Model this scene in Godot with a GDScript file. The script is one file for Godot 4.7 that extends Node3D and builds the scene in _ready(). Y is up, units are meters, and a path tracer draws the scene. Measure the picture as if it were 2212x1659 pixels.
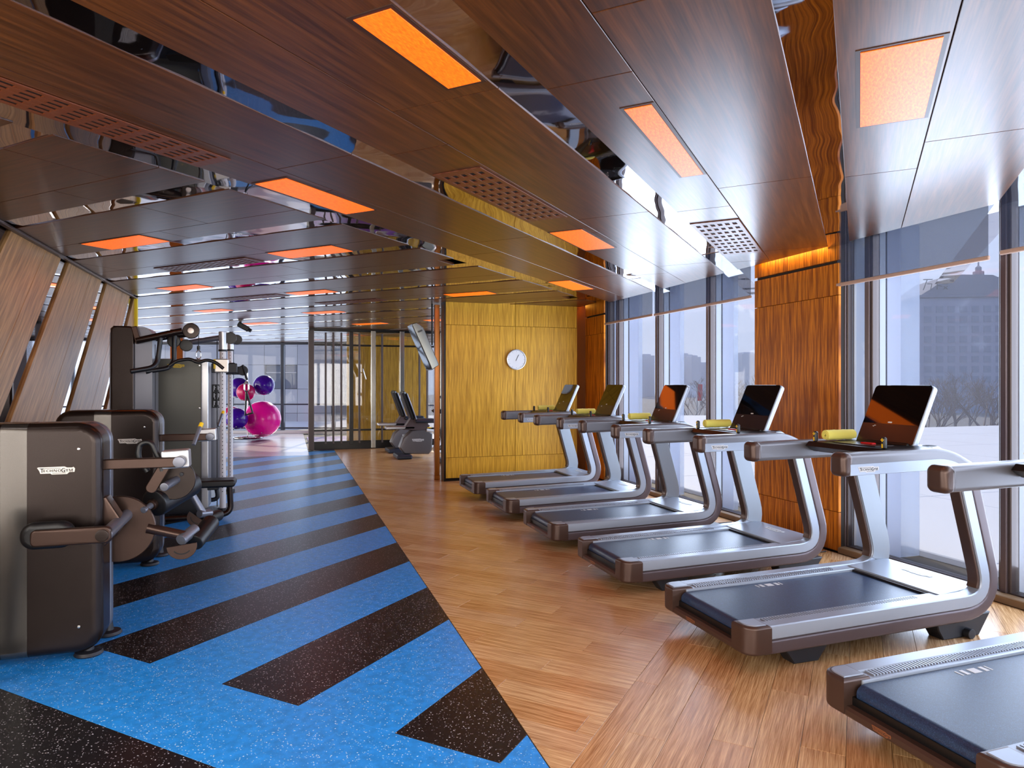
extends Node3D
# A hotel gym: treadmills along a window wall, strength machines on a striped rubber floor,
# a folded veneer ceiling laid out on a 45 degree grid. X runs to the windows, D (= -z) into the room.

const CEIL_R := 2.90      # underside of the boards that run towards the windows
const CEIL_L := 2.95      # underside of the boards over the strength area
const R2 := 0.70710678

var mats := {}
var taken := {}
var rng := RandomNumberGenerator.new()


func _ready() -> void:
	rng.seed = 7
	set_camera_and_light()
	make_materials()
	build_shell()
	build_ceiling()
	build_windows()
	build_outside()
	build_far_end()
	build_treadmills()
	build_machines()
	build_small_things()


func set_camera_and_light() -> void:
	var cam := Camera3D.new()
	cam.name = "camera"
	cam.fov = rad_to_deg(2.0 * atan(829.5 / 1475.0))
	cam.position = Vector3(0, 1.6, 0)
	cam.rotation.y = deg_to_rad(-18.05)
	cam.near = 0.05
	cam.far = 1000.0
	cam.current = true
	add_child(cam)
	var env := Environment.new()
	env.background_mode = Environment.BG_SKY
	var sky := Sky.new()
	var sm := ProceduralSkyMaterial.new()
	sm.sky_top_color = Color(0.64, 0.71, 0.88)
	sm.sky_horizon_color = Color(0.80, 0.84, 0.93)
	sm.sky_curve = 0.25
	sm.ground_bottom_color = Color(0.62, 0.65, 0.72)
	sm.ground_horizon_color = Color(0.84, 0.88, 0.96)
	sm.sun_angle_max = 1.0
	sky.sky_material = sm
	env.sky = sky
	env.background_energy_multiplier = 1.0
	env.ambient_light_source = Environment.AMBIENT_SOURCE_SKY
	env.tonemap_mode = Environment.TONE_MAPPER_LINEAR
	env.tonemap_exposure = 1.4
	env.volumetric_fog_enabled = true
	env.volumetric_fog_density = 0.0
	env.sdfgi_enabled = true
	env.ssao_enabled = true
	env.ssil_enabled = true
	var we := WorldEnvironment.new()
	we.name = "world_environment"
	we.environment = env
	add_child(we)
	# low winter sun, in from the far end (the bright patch on the far floor shows its direction)
	var sun := DirectionalLight3D.new()
	sun.name = "sun"
	sun.light_color = Color(1.0, 0.94, 0.84)
	sun.light_energy = 1.0
	sun.light_angular_distance = 0.6
	sun.shadow_enabled = true
	sun.sky_mode = DirectionalLight3D.SKY_MODE_LIGHT_ONLY
	add_child(sun)
	# area lights added in the window openings, brighter than the sky, filling the room
	var cool := Color(0.83, 0.90, 1.0)
	var mild := Color(1.0, 0.965, 0.92)
	window_fill(W(5.10, 1.6, 1.0), Vector3(-1, 0, 0), 8.2, 2.7, 5.4, cool)
	window_fill(W(5.10, 1.6, 8.3), Vector3(-1, 0, 0), 3.7, 2.7, 5.4, cool)
	window_fill(W(5.10, 1.6, 14.3), Vector3(-1, 0, 0), 5.4, 2.6, 5.4, cool)
	window_fill(W(5.10, 1.6, 19.3), Vector3(-1, 0, 0), 3.2, 2.6, 5.4, cool)
	window_fill(W(-2.47, 1.57, -0.25), Vector3(1, 0, 0), 7.4, 2.3, 4.5, mild)  # this one and the next shine through added windows out of view
	window_fill(W(1.35, 1.57, -4.2), Vector3(0, 0, -1), 7.2, 2.3, 7.0, mild)
	window_fill(W(-2.0, 1.6, 24.0), Vector3(-sin(deg_to_rad(18.05)), 0, cos(deg_to_rad(18.05))), 9.0, 2.5, 1.6, cool)
	window_fill(W(-6.15, 1.6, 19.0), Vector3(1, 0, 0), 9.0, 2.5, 5.0, mild)  # shines through the added side glazing of the far bay
	var e := deg_to_rad(25.0)
	sun.look_at_from_position(Vector3.ZERO, Vector3(-0.26 * cos(e), -sin(e), 0.965 * cos(e)))


func window_fill(at: Vector3, into: Vector3, wide: float, high: float, radiance: float, tint: Color) -> void:  # added area light in an opening, stronger than the sky behind it
	var l := AreaLight3D.new()
	l.name = "added_window_light"
	l.area_size = Vector2(wide, high)
	l.area_normalize_energy = true
	l.light_energy = radiance * wide * high / PI
	l.light_color = tint
	l.shadow_enabled = true
	l.area_range = 40.0
	add_child(l, true)
	l.look_at_from_position(at, at + into)


# ---------------------------------------------------------------- helpers: nodes

func W(x: float, h: float, d: float) -> Vector3:
	return Vector3(x, h, -d)


func numbered(called: String) -> String:
	if not taken.has(called):
		taken[called] = 0
		return called
	taken[called] += 1
	return "%s_%03d" % [called, taken[called]]


func tag(o: Node, label: String, category := "", group := "", kind := "") -> Node:
	if label:
		o.set_meta("label", label)
	if category:
		o.set_meta("category", category)
	if group:
		o.set_meta("group", group)
	if kind:
		o.set_meta("kind", kind)
	return o


func thing(called: String, label: String, category: String, at := Vector3.ZERO, turn := 0.0, group := "") -> Node3D:
	var o := Node3D.new()
	o.name = numbered(called)
	add_child(o)
	o.position = at
	o.rotation.y = turn
	tag(o, label, category, group)
	return o


func setting(called: String, label := "") -> Node3D:
	var o := Node3D.new()
	o.name = numbered(called)
	add_child(o)
	tag(o, label, "", "", "structure")
	return o


func put(called: String, mesh: Mesh, mat: Material, parent: Node) -> MeshInstance3D:
	var o := MeshInstance3D.new()
	o.name = called
	o.mesh = mesh
	o.material_override = mat
	o.cast_shadow = GeometryInstance3D.SHADOW_CASTING_SETTING_ON
	parent.add_child(o, true)
	return o


func part(called: String, mb: MB, mat: Material, parent: Node, crease := 38.0) -> MeshInstance3D:
	return put(called, mb.commit(crease), mat, parent)


# ---------------------------------------------------------------- helpers: meshes

class MB:
	# triangles are given counter-clockwise seen from outside; commit() smooths over edges flatter than crease
	var v := PackedVector3Array()
	var uv := PackedVector2Array()
	var xf := Transform3D()
	var uvx := Vector3.ZERO       # uv = (p.uvx, p.uvy) / after xf; zero: no uv
	var uvy := Vector3.ZERO
	var uvo := Vector2.ZERO

	func at(t: Transform3D) -> MB:
		xf = t
		return self

	func tri(a: Vector3, b: Vector3, c: Vector3) -> void:
		v.append(xf * a)
		v.append(xf * b)
		v.append(xf * c)

	func quad(a: Vector3, b: Vector3, c: Vector3, d: Vector3) -> void:
		tri(a, b, c)
		tri(a, c, d)

	func fquad(a: Vector3, b: Vector3, c: Vector3, d: Vector3, o: Vector3) -> void:
		if (b - a).cross(c - a).dot(o) > 0.0:
			quad(a, b, c, d)
		else:
			quad(a, d, c, b)

	func box(c: Vector3, s: Vector3, b := 0.0) -> MB:
		var h := s * 0.5
		b = minf(b, minf(h.x, minf(h.y, h.z)) * 0.98)
		if b <= 0.0:
			for ax in 3:
				for sg: float in [-1.0, 1.0]:
					var n := Vector3.ZERO
					n[ax] = sg
					var p := Vector3.ZERO
					p[(ax + 1) % 3] = 1.0
					var q := n.cross(p)
					quad(c + (n - p - q) * h, c + (n + p - q) * h, c + (n + p + q) * h, c + (n - p + q) * h)
			return self
		for ax in 3:
			for sg: float in [-1.0, 1.0]:
				var n := Vector3.ZERO
				n[ax] = sg
				var p := Vector3.ZERO
				p[(ax + 1) % 3] = 1.0
				var q := n.cross(p)
				var hi := h - Vector3(b, b, b)
				var o := n * h
				var pp := p * hi
				var qq := q * hi
				quad(c + o - pp - qq, c + o + pp - qq, c + o + pp + qq, c + o - pp + qq)
		for ax in 3:
			var u := (ax + 1) % 3
			var w := (ax + 2) % 3
			for s1: float in [-1.0, 1.0]:
				for s2: float in [-1.0, 1.0]:
					var a := Vector3.ZERO
					a[ax] = h[ax] - b
					var p1 := Vector3.ZERO
					p1[u] = s1 * h[u]
					p1[w] = s2 * (h[w] - b)
					var p2 := Vector3.ZERO
					p2[u] = s1 * (h[u] - b)
					p2[w] = s2 * h[w]
					fquad(c + p1 - a, c + p2 - a, c + p2 + a, c + p1 + a, p1 + p2)
		for sx: float in [-1.0, 1.0]:
			for sy: float in [-1.0, 1.0]:
				for sz: float in [-1.0, 1.0]:
					var sg3 := Vector3(sx, sy, sz)
					var k := (h - Vector3(b, b, b))
					var px := c + Vector3(h.x, k.y, k.z) * sg3
					var py := c + Vector3(k.x, h.y, k.z) * sg3
					var pz := c + Vector3(k.x, k.y, h.z) * sg3
					if (py - px).cross(pz - px).dot(sg3) > 0.0:
						tri(px, py, pz)
					else:
						tri(px, pz, py)
		return self

	# polygon (x, y) extruded along local z from z0 to z1; bevel rounds the rim of both faces
	func prism(poly: PackedVector2Array, z0: float, z1: float, bevel := 0.0, steps := 1) -> MB:
		var p := poly.duplicate()
		if Geometry2D.is_polygon_clockwise(p):
			p.reverse()
		var n := p.size()
		var rings := []
		if bevel > 0.0:
			for k in steps + 1:
				var a := PI * 0.5 * k / steps
				rings.append([inset(p, bevel * (1.0 - sin(a))), z0 + bevel * (1.0 - cos(a))])
			for k in steps + 1:
				var a := PI * 0.5 * (steps - k) / steps
				rings.append([inset(p, bevel * (1.0 - sin(a))), z1 - bevel * (1.0 - cos(a))])
		else:
			rings = [[p, z0], [p, z1]]
		for r in rings.size() - 1:
			var a: PackedVector2Array = rings[r][0]
			var b: PackedVector2Array = rings[r + 1][0]
			var za: float = rings[r][1]
			var zb: float = rings[r + 1][1]
			for i in n:
				var j := (i + 1) % n
				quad(Vector3(a[i].x, a[i].y, za), Vector3(a[j].x, a[j].y, za), Vector3(b[j].x, b[j].y, zb), Vector3(b[i].x, b[i].y, zb))
		for e in 2:
			var q: PackedVector2Array = rings[0 if e == 0 else rings.size() - 1][0]
			var z: float = rings[0 if e == 0 else rings.size() - 1][1]
			var t := Geometry2D.triangulate_polygon(q)
			for i in range(0, t.size(), 3):
				var a := q[t[i]]
				var b := q[t[i + 1]]
				var c := q[t[i + 2]]
				if (b - a).cross(c - a) < 0.0:
					var s := b
					b = c
					c = s
				if e == 0:
					tri(Vector3(a.x, a.y, z), Vector3(c.x, c.y, z), Vector3(b.x, b.y, z))
				else:
					tri(Vector3(a.x, a.y, z), Vector3(b.x, b.y, z), Vector3(c.x, c.y, z))
		return self

	static func inset(p: PackedVector2Array, d: float) -> PackedVector2Array:
		if absf(d) < 1e-6:
			return p
		var out := PackedVector2Array()
		var n := p.size()
		for i in n:
			var e0 := (p[i] - p[(i + n - 1) % n]).normalized()
			var e1 := (p[(i + 1) % n] - p[i]).normalized()
			var n0 := Vector2(-e0.y, e0.x)
			var n1 := Vector2(-e1.y, e1.x)
			var m := n0 + n1
			var l := maxf(m.length_squared() * 0.5, 0.3)
			out.append(p[i] + m * (d / l))
		return out

	func tube(pts: Array, r: float, seg := 12, r_end := -1.0) -> MB:
		var n := pts.size()
		var up := Vector3.UP
		var d0: Vector3 = (pts[1] - pts[0]).normalized()
		if absf(d0.dot(up)) > 0.95:
			up = Vector3.RIGHT
		var u := d0.cross(up).normalized()
		var rings := []
		for i in n:
			var d: Vector3
			if i == 0:
				d = d0
			elif i == n - 1:
				d = (pts[n - 1] - pts[n - 2]).normalized()
			else:
				d = ((pts[i] - pts[i - 1]).normalized() + (pts[i + 1] - pts[i]).normalized()).normalized()
			u = (u - d * u.dot(d)).normalized()
			var w := d.cross(u)
			var rr := r if r_end < 0.0 else lerpf(r, r_end, float(i) / (n - 1))
			var ring := PackedVector3Array()
			for k in seg:
				var a := TAU * k / seg
				ring.append(pts[i] + (u * cos(a) + w * sin(a)) * rr)
			rings.append(ring)
		for i in n - 1:
			for k in seg:
				var l := (k + 1) % seg
				quad(rings[i][k], rings[i][l], rings[i + 1][l], rings[i + 1][k])
		for k in range(1, seg - 1):
			tri(rings[0][0], rings[0][k + 1], rings[0][k])
			tri(rings[n - 1][0], rings[n - 1][k], rings[n - 1][k + 1])
		return self

	# profile (radius, y) turned about local y
	func lathe(prof: Array, seg := 24) -> MB:
		for i in prof.size() - 1:
			var a: Vector2 = prof[i]
			var b: Vector2 = prof[i + 1]
			for k in seg:
				var t0 := TAU * k / seg
				var t1 := TAU * (k + 1) / seg
				var p00 := Vector3(a.x * cos(t0), a.y, a.x * sin(t0))
				var p01 := Vector3(a.x * cos(t1), a.y, a.x * sin(t1))
				var p10 := Vector3(b.x * cos(t0), b.y, b.x * sin(t0))
				var p11 := Vector3(b.x * cos(t1), b.y, b.x * sin(t1))
				if a.x > 1e-6:
					tri(p00, p11, p01)
				if b.x > 1e-6:
					tri(p00, p10, p11)
		return self

	func ball(c: Vector3, r: float, seg := 24) -> MB:
		var keep := xf
		xf = xf * Transform3D(Basis(), c)
		var prof := []
		for i in seg / 2 + 1:
			var a := -PI / 2 + PI * i / (seg / 2)
			prof.append(Vector2(maxf(cos(a), 0.0) * r, sin(a) * r))
		lathe(prof, seg)
		xf = keep
		return self

	# cylinder between two points with slightly rounded rims
	func rod(a: Vector3, b: Vector3, r: float, seg := 16, rim := 0.0) -> MB:
		var keep := xf
		var y := (b - a).normalized()
		var x := y.cross(Vector3(0.3, 0.5, 0.81)).normalized()
		xf = xf * Transform3D(Basis(x, y, x.cross(y)), a)
		var l := (b - a).length()
		if rim > 0.0:
			lathe([Vector2(0, 0), Vector2(r - rim, 0), Vector2(r - rim * 0.3, rim * 0.3), Vector2(r, rim), Vector2(r, l - rim), Vector2(r - rim * 0.3, l - rim * 0.3), Vector2(r - rim, l), Vector2(0, l)], seg)
		else:
			lathe([Vector2(0, 0), Vector2(r, 0), Vector2(r, l), Vector2(0, l)], seg)
		xf = keep
		return self

	func add_mesh(m: Mesh, t: Transform3D) -> MB:
		for s in m.get_surface_count():
			var arr := m.surface_get_arrays(s)
			var vv: PackedVector3Array = arr[Mesh.ARRAY_VERTEX]
			var ii = arr[Mesh.ARRAY_INDEX]
			if ii == null:
				ii = PackedInt32Array(range(vv.size()))
			for i in range(0, ii.size() - 2, 3):
				tri(t * vv[ii[i]], t * vv[ii[i + 2]], t * vv[ii[i + 1]])
		return self

	func commit(crease := 38.0) -> ArrayMesh:
		var nf := v.size() / 3
		var fn := PackedVector3Array()
		fn.resize(nf)
		var near := {}
		var keys := []
		keys.resize(v.size())
		for f in nf:
			var a := v[f * 3]
			fn[f] = (v[f * 3 + 1] - a).cross(v[f * 3 + 2] - a)
		if crease > 0.0:
			for i in v.size():
				var k := Vector3i((v[i] * 20000.0).round())
				keys[i] = k
				if near.has(k):
					near[k].append(i / 3)
				else:
					near[k] = [i / 3]
		var c := cos(deg_to_rad(crease))
		var nn := PackedVector3Array()
		nn.resize(v.size())
		var fu := PackedVector3Array()
		fu.resize(nf)
		for f in nf:
			fu[f] = fn[f].normalized()
		for i in v.size():
			var f := i / 3
			if crease <= 0.0:
				nn[i] = fu[f]
				continue
			var s := Vector3.ZERO
			for g in near[keys[i]]:
				if fu[g].dot(fu[f]) > c:
					s += fn[g]
			nn[i] = s.normalized() if s.length_squared() > 1e-20 else fu[f]
		var arr := []
		arr.resize(Mesh.ARRAY_MAX)
		var order := PackedInt32Array()
		order.resize(v.size())
		for f in nf:
			order[f * 3] = f * 3
			order[f * 3 + 1] = f * 3 + 2
			order[f * 3 + 2] = f * 3 + 1
		arr[Mesh.ARRAY_VERTEX] = v
		arr[Mesh.ARRAY_NORMAL] = nn
		if uvx != Vector3.ZERO:
			uv.resize(v.size())
			for i in v.size():
				uv[i] = Vector2(v[i].dot(uvx), v[i].dot(uvy)) + uvo
			arr[Mesh.ARRAY_TEX_UV] = uv
		arr[Mesh.ARRAY_INDEX] = order
		var m := ArrayMesh.new()
		m.add_surface_from_arrays(Mesh.PRIMITIVE_TRIANGLES, arr)
		return m


func round_rect(w: float, h: float, r: float, steps := 5, c := Vector2.ZERO) -> PackedVector2Array:
	var out := PackedVector2Array()
	for q in 4:
		var o := Vector2((w * 0.5 - r) * (1 if q == 0 or q == 3 else -1), (h * 0.5 - r) * (1 if q < 2 else -1))
		for k in steps + 1:
			var a := PI * 0.5 * (q + float(k) / steps)
			out.append(c + o + Vector2(cos(a), sin(a)) * r)
	return out


func disc(r: float, n := 32, c := Vector2.ZERO) -> PackedVector2Array:
	var out := PackedVector2Array()
	for k in n:
		out.append(c + Vector2(cos(TAU * k / n), sin(TAU * k / n)) * r)
	return out


# path with its corners rounded
func fillet(pts: Array, r: float, steps := 6) -> Array:
	var out := [pts[0]]
	for i in range(1, pts.size() - 1):
		var a = (pts[i - 1] - pts[i])
		var b = (pts[i + 1] - pts[i])
		var t: float = minf(r, minf(a.length(), b.length()) * 0.48)
		var p0 = pts[i] + a.normalized() * t
		var p1 = pts[i] + b.normalized() * t
		for k in steps + 1:
			var s := float(k) / steps
			out.append(p0 * (1 - s) * (1 - s) + pts[i] * 2 * s * (1 - s) + p1 * s * s)
	out.append(pts[pts.size() - 1])
	return out


# strip beside a 2D path, from offset o0 to o1 to the left of its direction
func band(path: Array, o0: float, o1: float) -> PackedVector2Array:
	var l := PackedVector2Array()
	var r := PackedVector2Array()
	for i in path.size():
		var d: Vector2
		if i == 0:
			d = (path[1] - path[0]).normalized()
		elif i == path.size() - 1:
			d = (path[i] - path[i - 1]).normalized()
		else:
			d = ((path[i] - path[i - 1]).normalized() + (path[i + 1] - path[i]).normalized()).normalized()
		var nrm := Vector2(-d.y, d.x)
		l.append(path[i] + nrm * o1)
		r.append(path[i] + nrm * o0)
	l.reverse()
	r.append_array(l)
	return r


func clip(poly: PackedVector2Array, region: PackedVector2Array) -> Array:
	return Geometry2D.intersect_polygons(poly, region)


func rect(x0: float, y0: float, x1: float, y1: float) -> PackedVector2Array:
	return PackedVector2Array([Vector2(x0, y0), Vector2(x1, y0), Vector2(x1, y1), Vector2(x0, y1)])


# a turned basis: local x, y, z in the world
func frame(o: Vector3, x: Vector3, y: Vector3) -> Transform3D:
	return Transform3D(Basis(x.normalized(), y.normalized(), x.cross(y).normalized()), o)

# the plan: polygon x -> X, y -> D, extruded along world y
const PLAN := Transform3D(Basis(Vector3(1, 0, 0), Vector3(0, 0, -1), Vector3(0, 1, 0)), Vector3.ZERO)


# ---------------------------------------------------------------- materials

func std(called: String, c: Color, rough := 0.5, metal := 0.0, spec := 0.5) -> StandardMaterial3D:
	var m := StandardMaterial3D.new()
	m.resource_name = called
	m.albedo_color = c
	m.roughness = rough
	m.metallic = metal
	m.metallic_specular = spec
	mats[called] = m
	return m


var tile_noise := []


func noise_bytes(sd: int) -> PackedByteArray:
	var n := FastNoiseLite.new()
	n.seed = sd
	n.noise_type = FastNoiseLite.TYPE_SIMPLEX_SMOOTH
	n.frequency = 0.035
	n.fractal_octaves = 3
	return n.get_seamless_image(256, 256).get_data()


func tap(a: PackedByteArray, x: float, y: float) -> float:
	var xi := int(floor(x))
	var yi := int(floor(y))
	var fx := x - xi
	var fy := y - yi
	var x0 := xi & 255
	var x1 := (xi + 1) & 255
	var y0 := (yi & 255) * 256
	var y1 := ((yi + 1) & 255) * 256
	return lerpf(lerpf(a[y0 + x0], a[y0 + x1], fx), lerpf(a[y1 + x0], a[y1 + x1], fx), fy) / 255.0


# straight-grained veneer: x along the grain, y across; it repeats on all sides
func grain(w: int, h: int, dark: Color, light: Color, fine: float, broad: float, pores := 0.0) -> ImageTexture:
	var im := Image.create(w, h, false, Image.FORMAT_RGB8)
	var a: PackedByteArray = tile_noise[0]
	var b: PackedByteArray = tile_noise[1]
	for y in h:
		for x in w:
			var u := 256.0 * x / w
			var s := 256.0 * y / h
			var bend := (tap(b, u, s) - 0.5) * 9.0
			var t := 0.5 + (tap(a, u, s * 3.0 + bend) - 0.5) * broad + (tap(b, u * 2.0, s * 14.0 + bend) - 0.5) * fine
			var p := tap(a, u * 5.0, s * 30.0)
			t -= maxf(0.0, p - 0.62) * pores
			im.set_pixel(x, y, dark.lerp(light, clampf(t, 0.0, 1.0)))
	return ImageTexture.create_from_image(im)


func veneer(called: String, dark: Color, light: Color, rough: float, fine := 0.9, broad := 1.1, pores := 0.6, coat := 0.0) -> StandardMaterial3D:
	var m := std(called, Color.WHITE, rough)
	m.albedo_texture = grain(512, 512, dark, light, fine, broad, pores)
	m.uv1_scale = Vector3(0.13, 0.8, 1)
	if coat > 0.0:
		m.clearcoat_enabled = true
		m.clearcoat = coat
		m.clearcoat_roughness = 0.12
	return m


func specked(called: String, base: Color, specks: Array, n: int, rough: float, big := 4) -> StandardMaterial3D:
	var im := Image.create(1024, 1024, false, Image.FORMAT_RGB8)
	var r := RandomNumberGenerator.new()
	r.seed = hash(called)
	var a: PackedByteArray = tile_noise[0]
	for y in 1024:
		for x in 1024:
			var k := 1.0 + (tap(a, x * 0.5, y * 0.5) - 0.5) * 0.16 + r.randf_range(-0.06, 0.06)
			im.set_pixel(x, y, Color(base.r * k, base.g * k, base.b * k))
	for i in n:
		var c: Color = specks[r.randi() % specks.size()]
		var x := r.randi_range(2, 1018)
		var y := r.randi_range(2, 1018)
		var s := r.randi_range(1, big)
		im.fill_rect(Rect2i(x, y, s, r.randi_range(1, big)), c)
		if s > 1:
			im.fill_rect(Rect2i(x + r.randi_range(-1, 1), y + r.randi_range(-1, 2), s, s - 1), c)
	var m := std(called, Color.WHITE, rough)
	m.albedo_texture = ImageTexture.create_from_image(im)
	m.uv1_triplanar = true
	m.uv1_world_triplanar = true
	m.uv1_scale = Vector3(0.75, 0.75, 0.75)
	return m


func glow(called: String, c: Color, energy: float) -> StandardMaterial3D:
	var m := std(called, c, 0.4)
	m.emission_enabled = true
	m.emission = c
	m.emission_energy_multiplier = energy
	return m


func pane_mat(called: String, alpha: float, c := Color(0.9, 0.95, 1.0)) -> StandardMaterial3D:
	var m := std(called, Color(c.r, c.g, c.b, alpha), 0.02)
	m.metallic_specular = 0.25
	m.transparency = BaseMaterial3D.TRANSPARENCY_ALPHA
	return m


func make_materials() -> void:
	tile_noise = [noise_bytes(11), noise_bytes(23)]
	veneer("ceiling_veneer", Color(0.22, 0.112, 0.045), Color(0.45, 0.255, 0.105), 0.27, 0.6, 0.75, 0.5)
	veneer("ceiling_veneer_b", Color(0.195, 0.098, 0.04), Color(0.40, 0.22, 0.09), 0.27, 0.6, 0.75, 0.5)
	for k in ["ceiling_veneer", "ceiling_veneer_b"]:
		mats[k].metallic_specular = 0.52
		mats[k].roughness = 0.29
	veneer("amber_veneer", Color(0.52, 0.26, 0.04), Color(0.88, 0.53, 0.11), 0.34, 1.3, 1.2, 1.0)
	veneer("golden_veneer", Color(0.64, 0.46, 0.10), Color(0.88, 0.68, 0.22), 0.34, 1.1, 0.9, 0.8)  # same wood as the piers, with warm wash light worked into the colour
	for k in ["amber_veneer", "golden_veneer"]:
		mats[k].metallic_specular = 0.32
		mats[k].roughness = 0.42
	veneer("oak_veneer", Color(0.49, 0.345, 0.19), Color(0.75, 0.57, 0.36), 0.36, 0.9, 0.9, 0.7)
	var tones := [[Color(0.65, 0.46, 0.28), Color(0.93, 0.76, 0.55)], [Color(0.68, 0.49, 0.32), Color(0.95, 0.80, 0.60)], [Color(0.62, 0.42, 0.25), Color(0.90, 0.71, 0.50)], [Color(0.66, 0.48, 0.33), Color(0.93, 0.78, 0.60)]]
	for k in 4:
		var m := veneer("plank_%d" % k, tones[k][0], tones[k][1], 0.25, 1.1, 0.7, 1.2)
		m.metallic_specular = 0.65
		m.uv1_scale = Vector3(0.2, 1.5, 1)
	specked("rubber_blue", Color(0.15, 0.58, 0.92), [Color(0.75, 0.88, 0.98), Color(0.86, 0.93, 1.0), Color(0.4, 0.72, 0.95)], 4600, 0.33)
	specked("rubber_black", Color(0.075, 0.07, 0.085), [Color(0.75, 0.72, 0.74), Color(0.55, 0.52, 0.55), Color(0.85, 0.84, 0.86)], 4600, 0.33)
	specked("rubber_dark", Color(0.19, 0.20, 0.26), [Color(0.5, 0.5, 0.55)], 1200, 0.3)
	std("pale_floor", Color(0.74, 0.72, 0.74), 0.25)
	std("purple_floor", Color(0.48, 0.22, 0.62), 0.4)
	std("mirror", Color(0.72, 0.72, 0.75), 0.025, 1.0)
	std("slab", Color(0.16, 0.13, 0.11), 0.8)
	std("gap_black", Color(0.03, 0.028, 0.028), 0.7)
	std("white_paint", Color(0.84, 0.85, 0.86), 0.6)
	std("frame_bronze", Color(0.28, 0.235, 0.225), 0.4, 0.3)
	std("frame_dark", Color(0.085, 0.075, 0.07), 0.3, 0.6)
	std("frame_steel", Color(0.62, 0.61, 0.58), 0.22, 0.9)
	std("frame_blue_grey", Color(0.16, 0.19, 0.25), 0.4, 0.3)
	std("fin_white", Color(0.86, 0.90, 0.95), 0.5)
	std("fin_lavender", Color(0.76, 0.80, 0.89), 0.35)
	var fg := std("fin_frosted", Color(0.80, 0.86, 0.95, 0.45), 0.5)
	fg.transparency = BaseMaterial3D.TRANSPARENCY_ALPHA
	pane_mat("glass", 0.06)
	pane_mat("glass_dark", 0.22, Color(0.25, 0.24, 0.2)).metallic_specular = 0.5
	var bl := std("blind_mesh", Color(0.25, 0.30, 0.41, 0.46), 0.8)
	bl.transparency = BaseMaterial3D.TRANSPARENCY_ALPHA
	std("blind_bar", Color(0.72, 0.60, 0.54), 0.5)
	std("sill_wood", Color(0.50, 0.39, 0.27), 0.45)
	std("yellow_lacquer", Color(0.93, 0.80, 0.05), 0.35)
	var om := glow("orange_glow", Color(1.0, 0.40, 0.07), 0.72)
	var og := grain(256, 256, Color(0.97, 0.32, 0.02), Color(1.0, 0.50, 0.08), 1.0, 0.7, 0.5)
	om.albedo_texture = og
	om.albedo_color = Color.WHITE
	om.emission = Color.WHITE
	om.emission_operator = BaseMaterial3D.EMISSION_OP_MULTIPLY
	om.emission_texture = og
	om.uv1_scale = Vector3(2.0, 3.0, 1)
	std("light_rim", Color(0.22, 0.13, 0.09), 0.4)
	std("vent_brown", Color(0.40, 0.19, 0.09), 0.36)
	glow("lamp_white", Color(1.0, 0.96, 0.9), 2.5)
	glow("cove_glow", Color(1.0, 0.78, 0.34), 2.0)
	std("chrome", Color(0.82, 0.82, 0.82), 0.08, 1.0)
	# treadmills
	std("silver", Color(0.60, 0.63, 0.68), 0.36, 0.4)
	std("plate_grey", Color(0.50, 0.52, 0.55), 0.4, 0.3)
	std("taupe", Color(0.36, 0.31, 0.32), 0.35, 0.4)
	std("bronze_cap", Color(0.30, 0.225, 0.195), 0.33, 0.4)
	std("arm_grey", Color(0.43, 0.42, 0.43), 0.33, 0.5)
	specked("belt", Color(0.11, 0.185, 0.30), [Color(0.28, 0.38, 0.52), Color(0.05, 0.07, 0.10), Color(0.22, 0.31, 0.44)], 60000, 0.38, 2)  # blue sheen of the reflected sky is put into the belt colour
	mats.belt.metallic_specular = 0.52
	mats.belt.uv1_scale = Vector3(1.1, 1.1, 1.1)
	std("black_plastic", Color(0.035, 0.033, 0.035), 0.38)
	std("screen", Color(0.018, 0.014, 0.016), 0.04)
	std("screen_lower", Color(0.17, 0.115, 0.10), 0.25)
	std("print_white", Color(0.80, 0.80, 0.80), 0.5)
	std("print_black", Color(0.03, 0.03, 0.03), 0.5)
	std("print_yellow", Color(0.90, 0.74, 0.08), 0.5)
	std("print_copper", Color(0.62, 0.40, 0.27), 0.35, 0.5)
	std("red_key", Color(0.75, 0.03, 0.03), 0.4)
	std("foot_dark", Color(0.11, 0.115, 0.14), 0.5)
	var tw := std("towel", Color(0.90, 0.86, 0.42), 0.95)
	tw.rim_enabled = true
	tw.rim = 0.4
	std("amber_metal", Color(0.62, 0.36, 0.09), 0.2, 0.5)
	std("tv_silver", Color(0.42, 0.43, 0.42), 0.2, 0.7)
	# machines
	std("machine_brown", Color(0.165, 0.125, 0.11), 0.27, 0.6)
	std("machine_silver", Color(0.38, 0.365, 0.35), 0.2, 0.85)
	std("machine_side", Color(0.45, 0.46, 0.50), 0.3, 0.5)
	std("lever_bronze", Color(0.27, 0.20, 0.17), 0.28, 0.65)
	std("steel_light", Color(0.72, 0.72, 0.73), 0.28, 0.7)
	std("rubber_pad", Color(0.06, 0.06, 0.07), 0.42)
	std("olive_panel", Color(0.36, 0.355, 0.32), 0.38, 0.25)
	std("post_white", Color(0.85, 0.84, 0.84), 0.35)
	std("badge", Color(0.80, 0.77, 0.74), 0.3, 0.5)
	std("ball_purple", Color(0.24, 0.06, 0.58), 0.16)
	std("ball_magenta", Color(0.74, 0.05, 0.36), 0.2)
	std("ball_pink", Color(0.95, 0.07, 0.62), 0.2)
	# outside
	std("paving", Color(0.80, 0.81, 0.83), 0.8)
	std("kerb_stone", Color(0.22, 0.24, 0.31), 0.6)
	std("stone_panel", Color(0.72, 0.72, 0.73), 0.7)
	std("stone_panel_b", Color(0.66, 0.66, 0.68), 0.7)
	std("far_glass", Color(0.30, 0.35, 0.42), 0.15)
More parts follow.
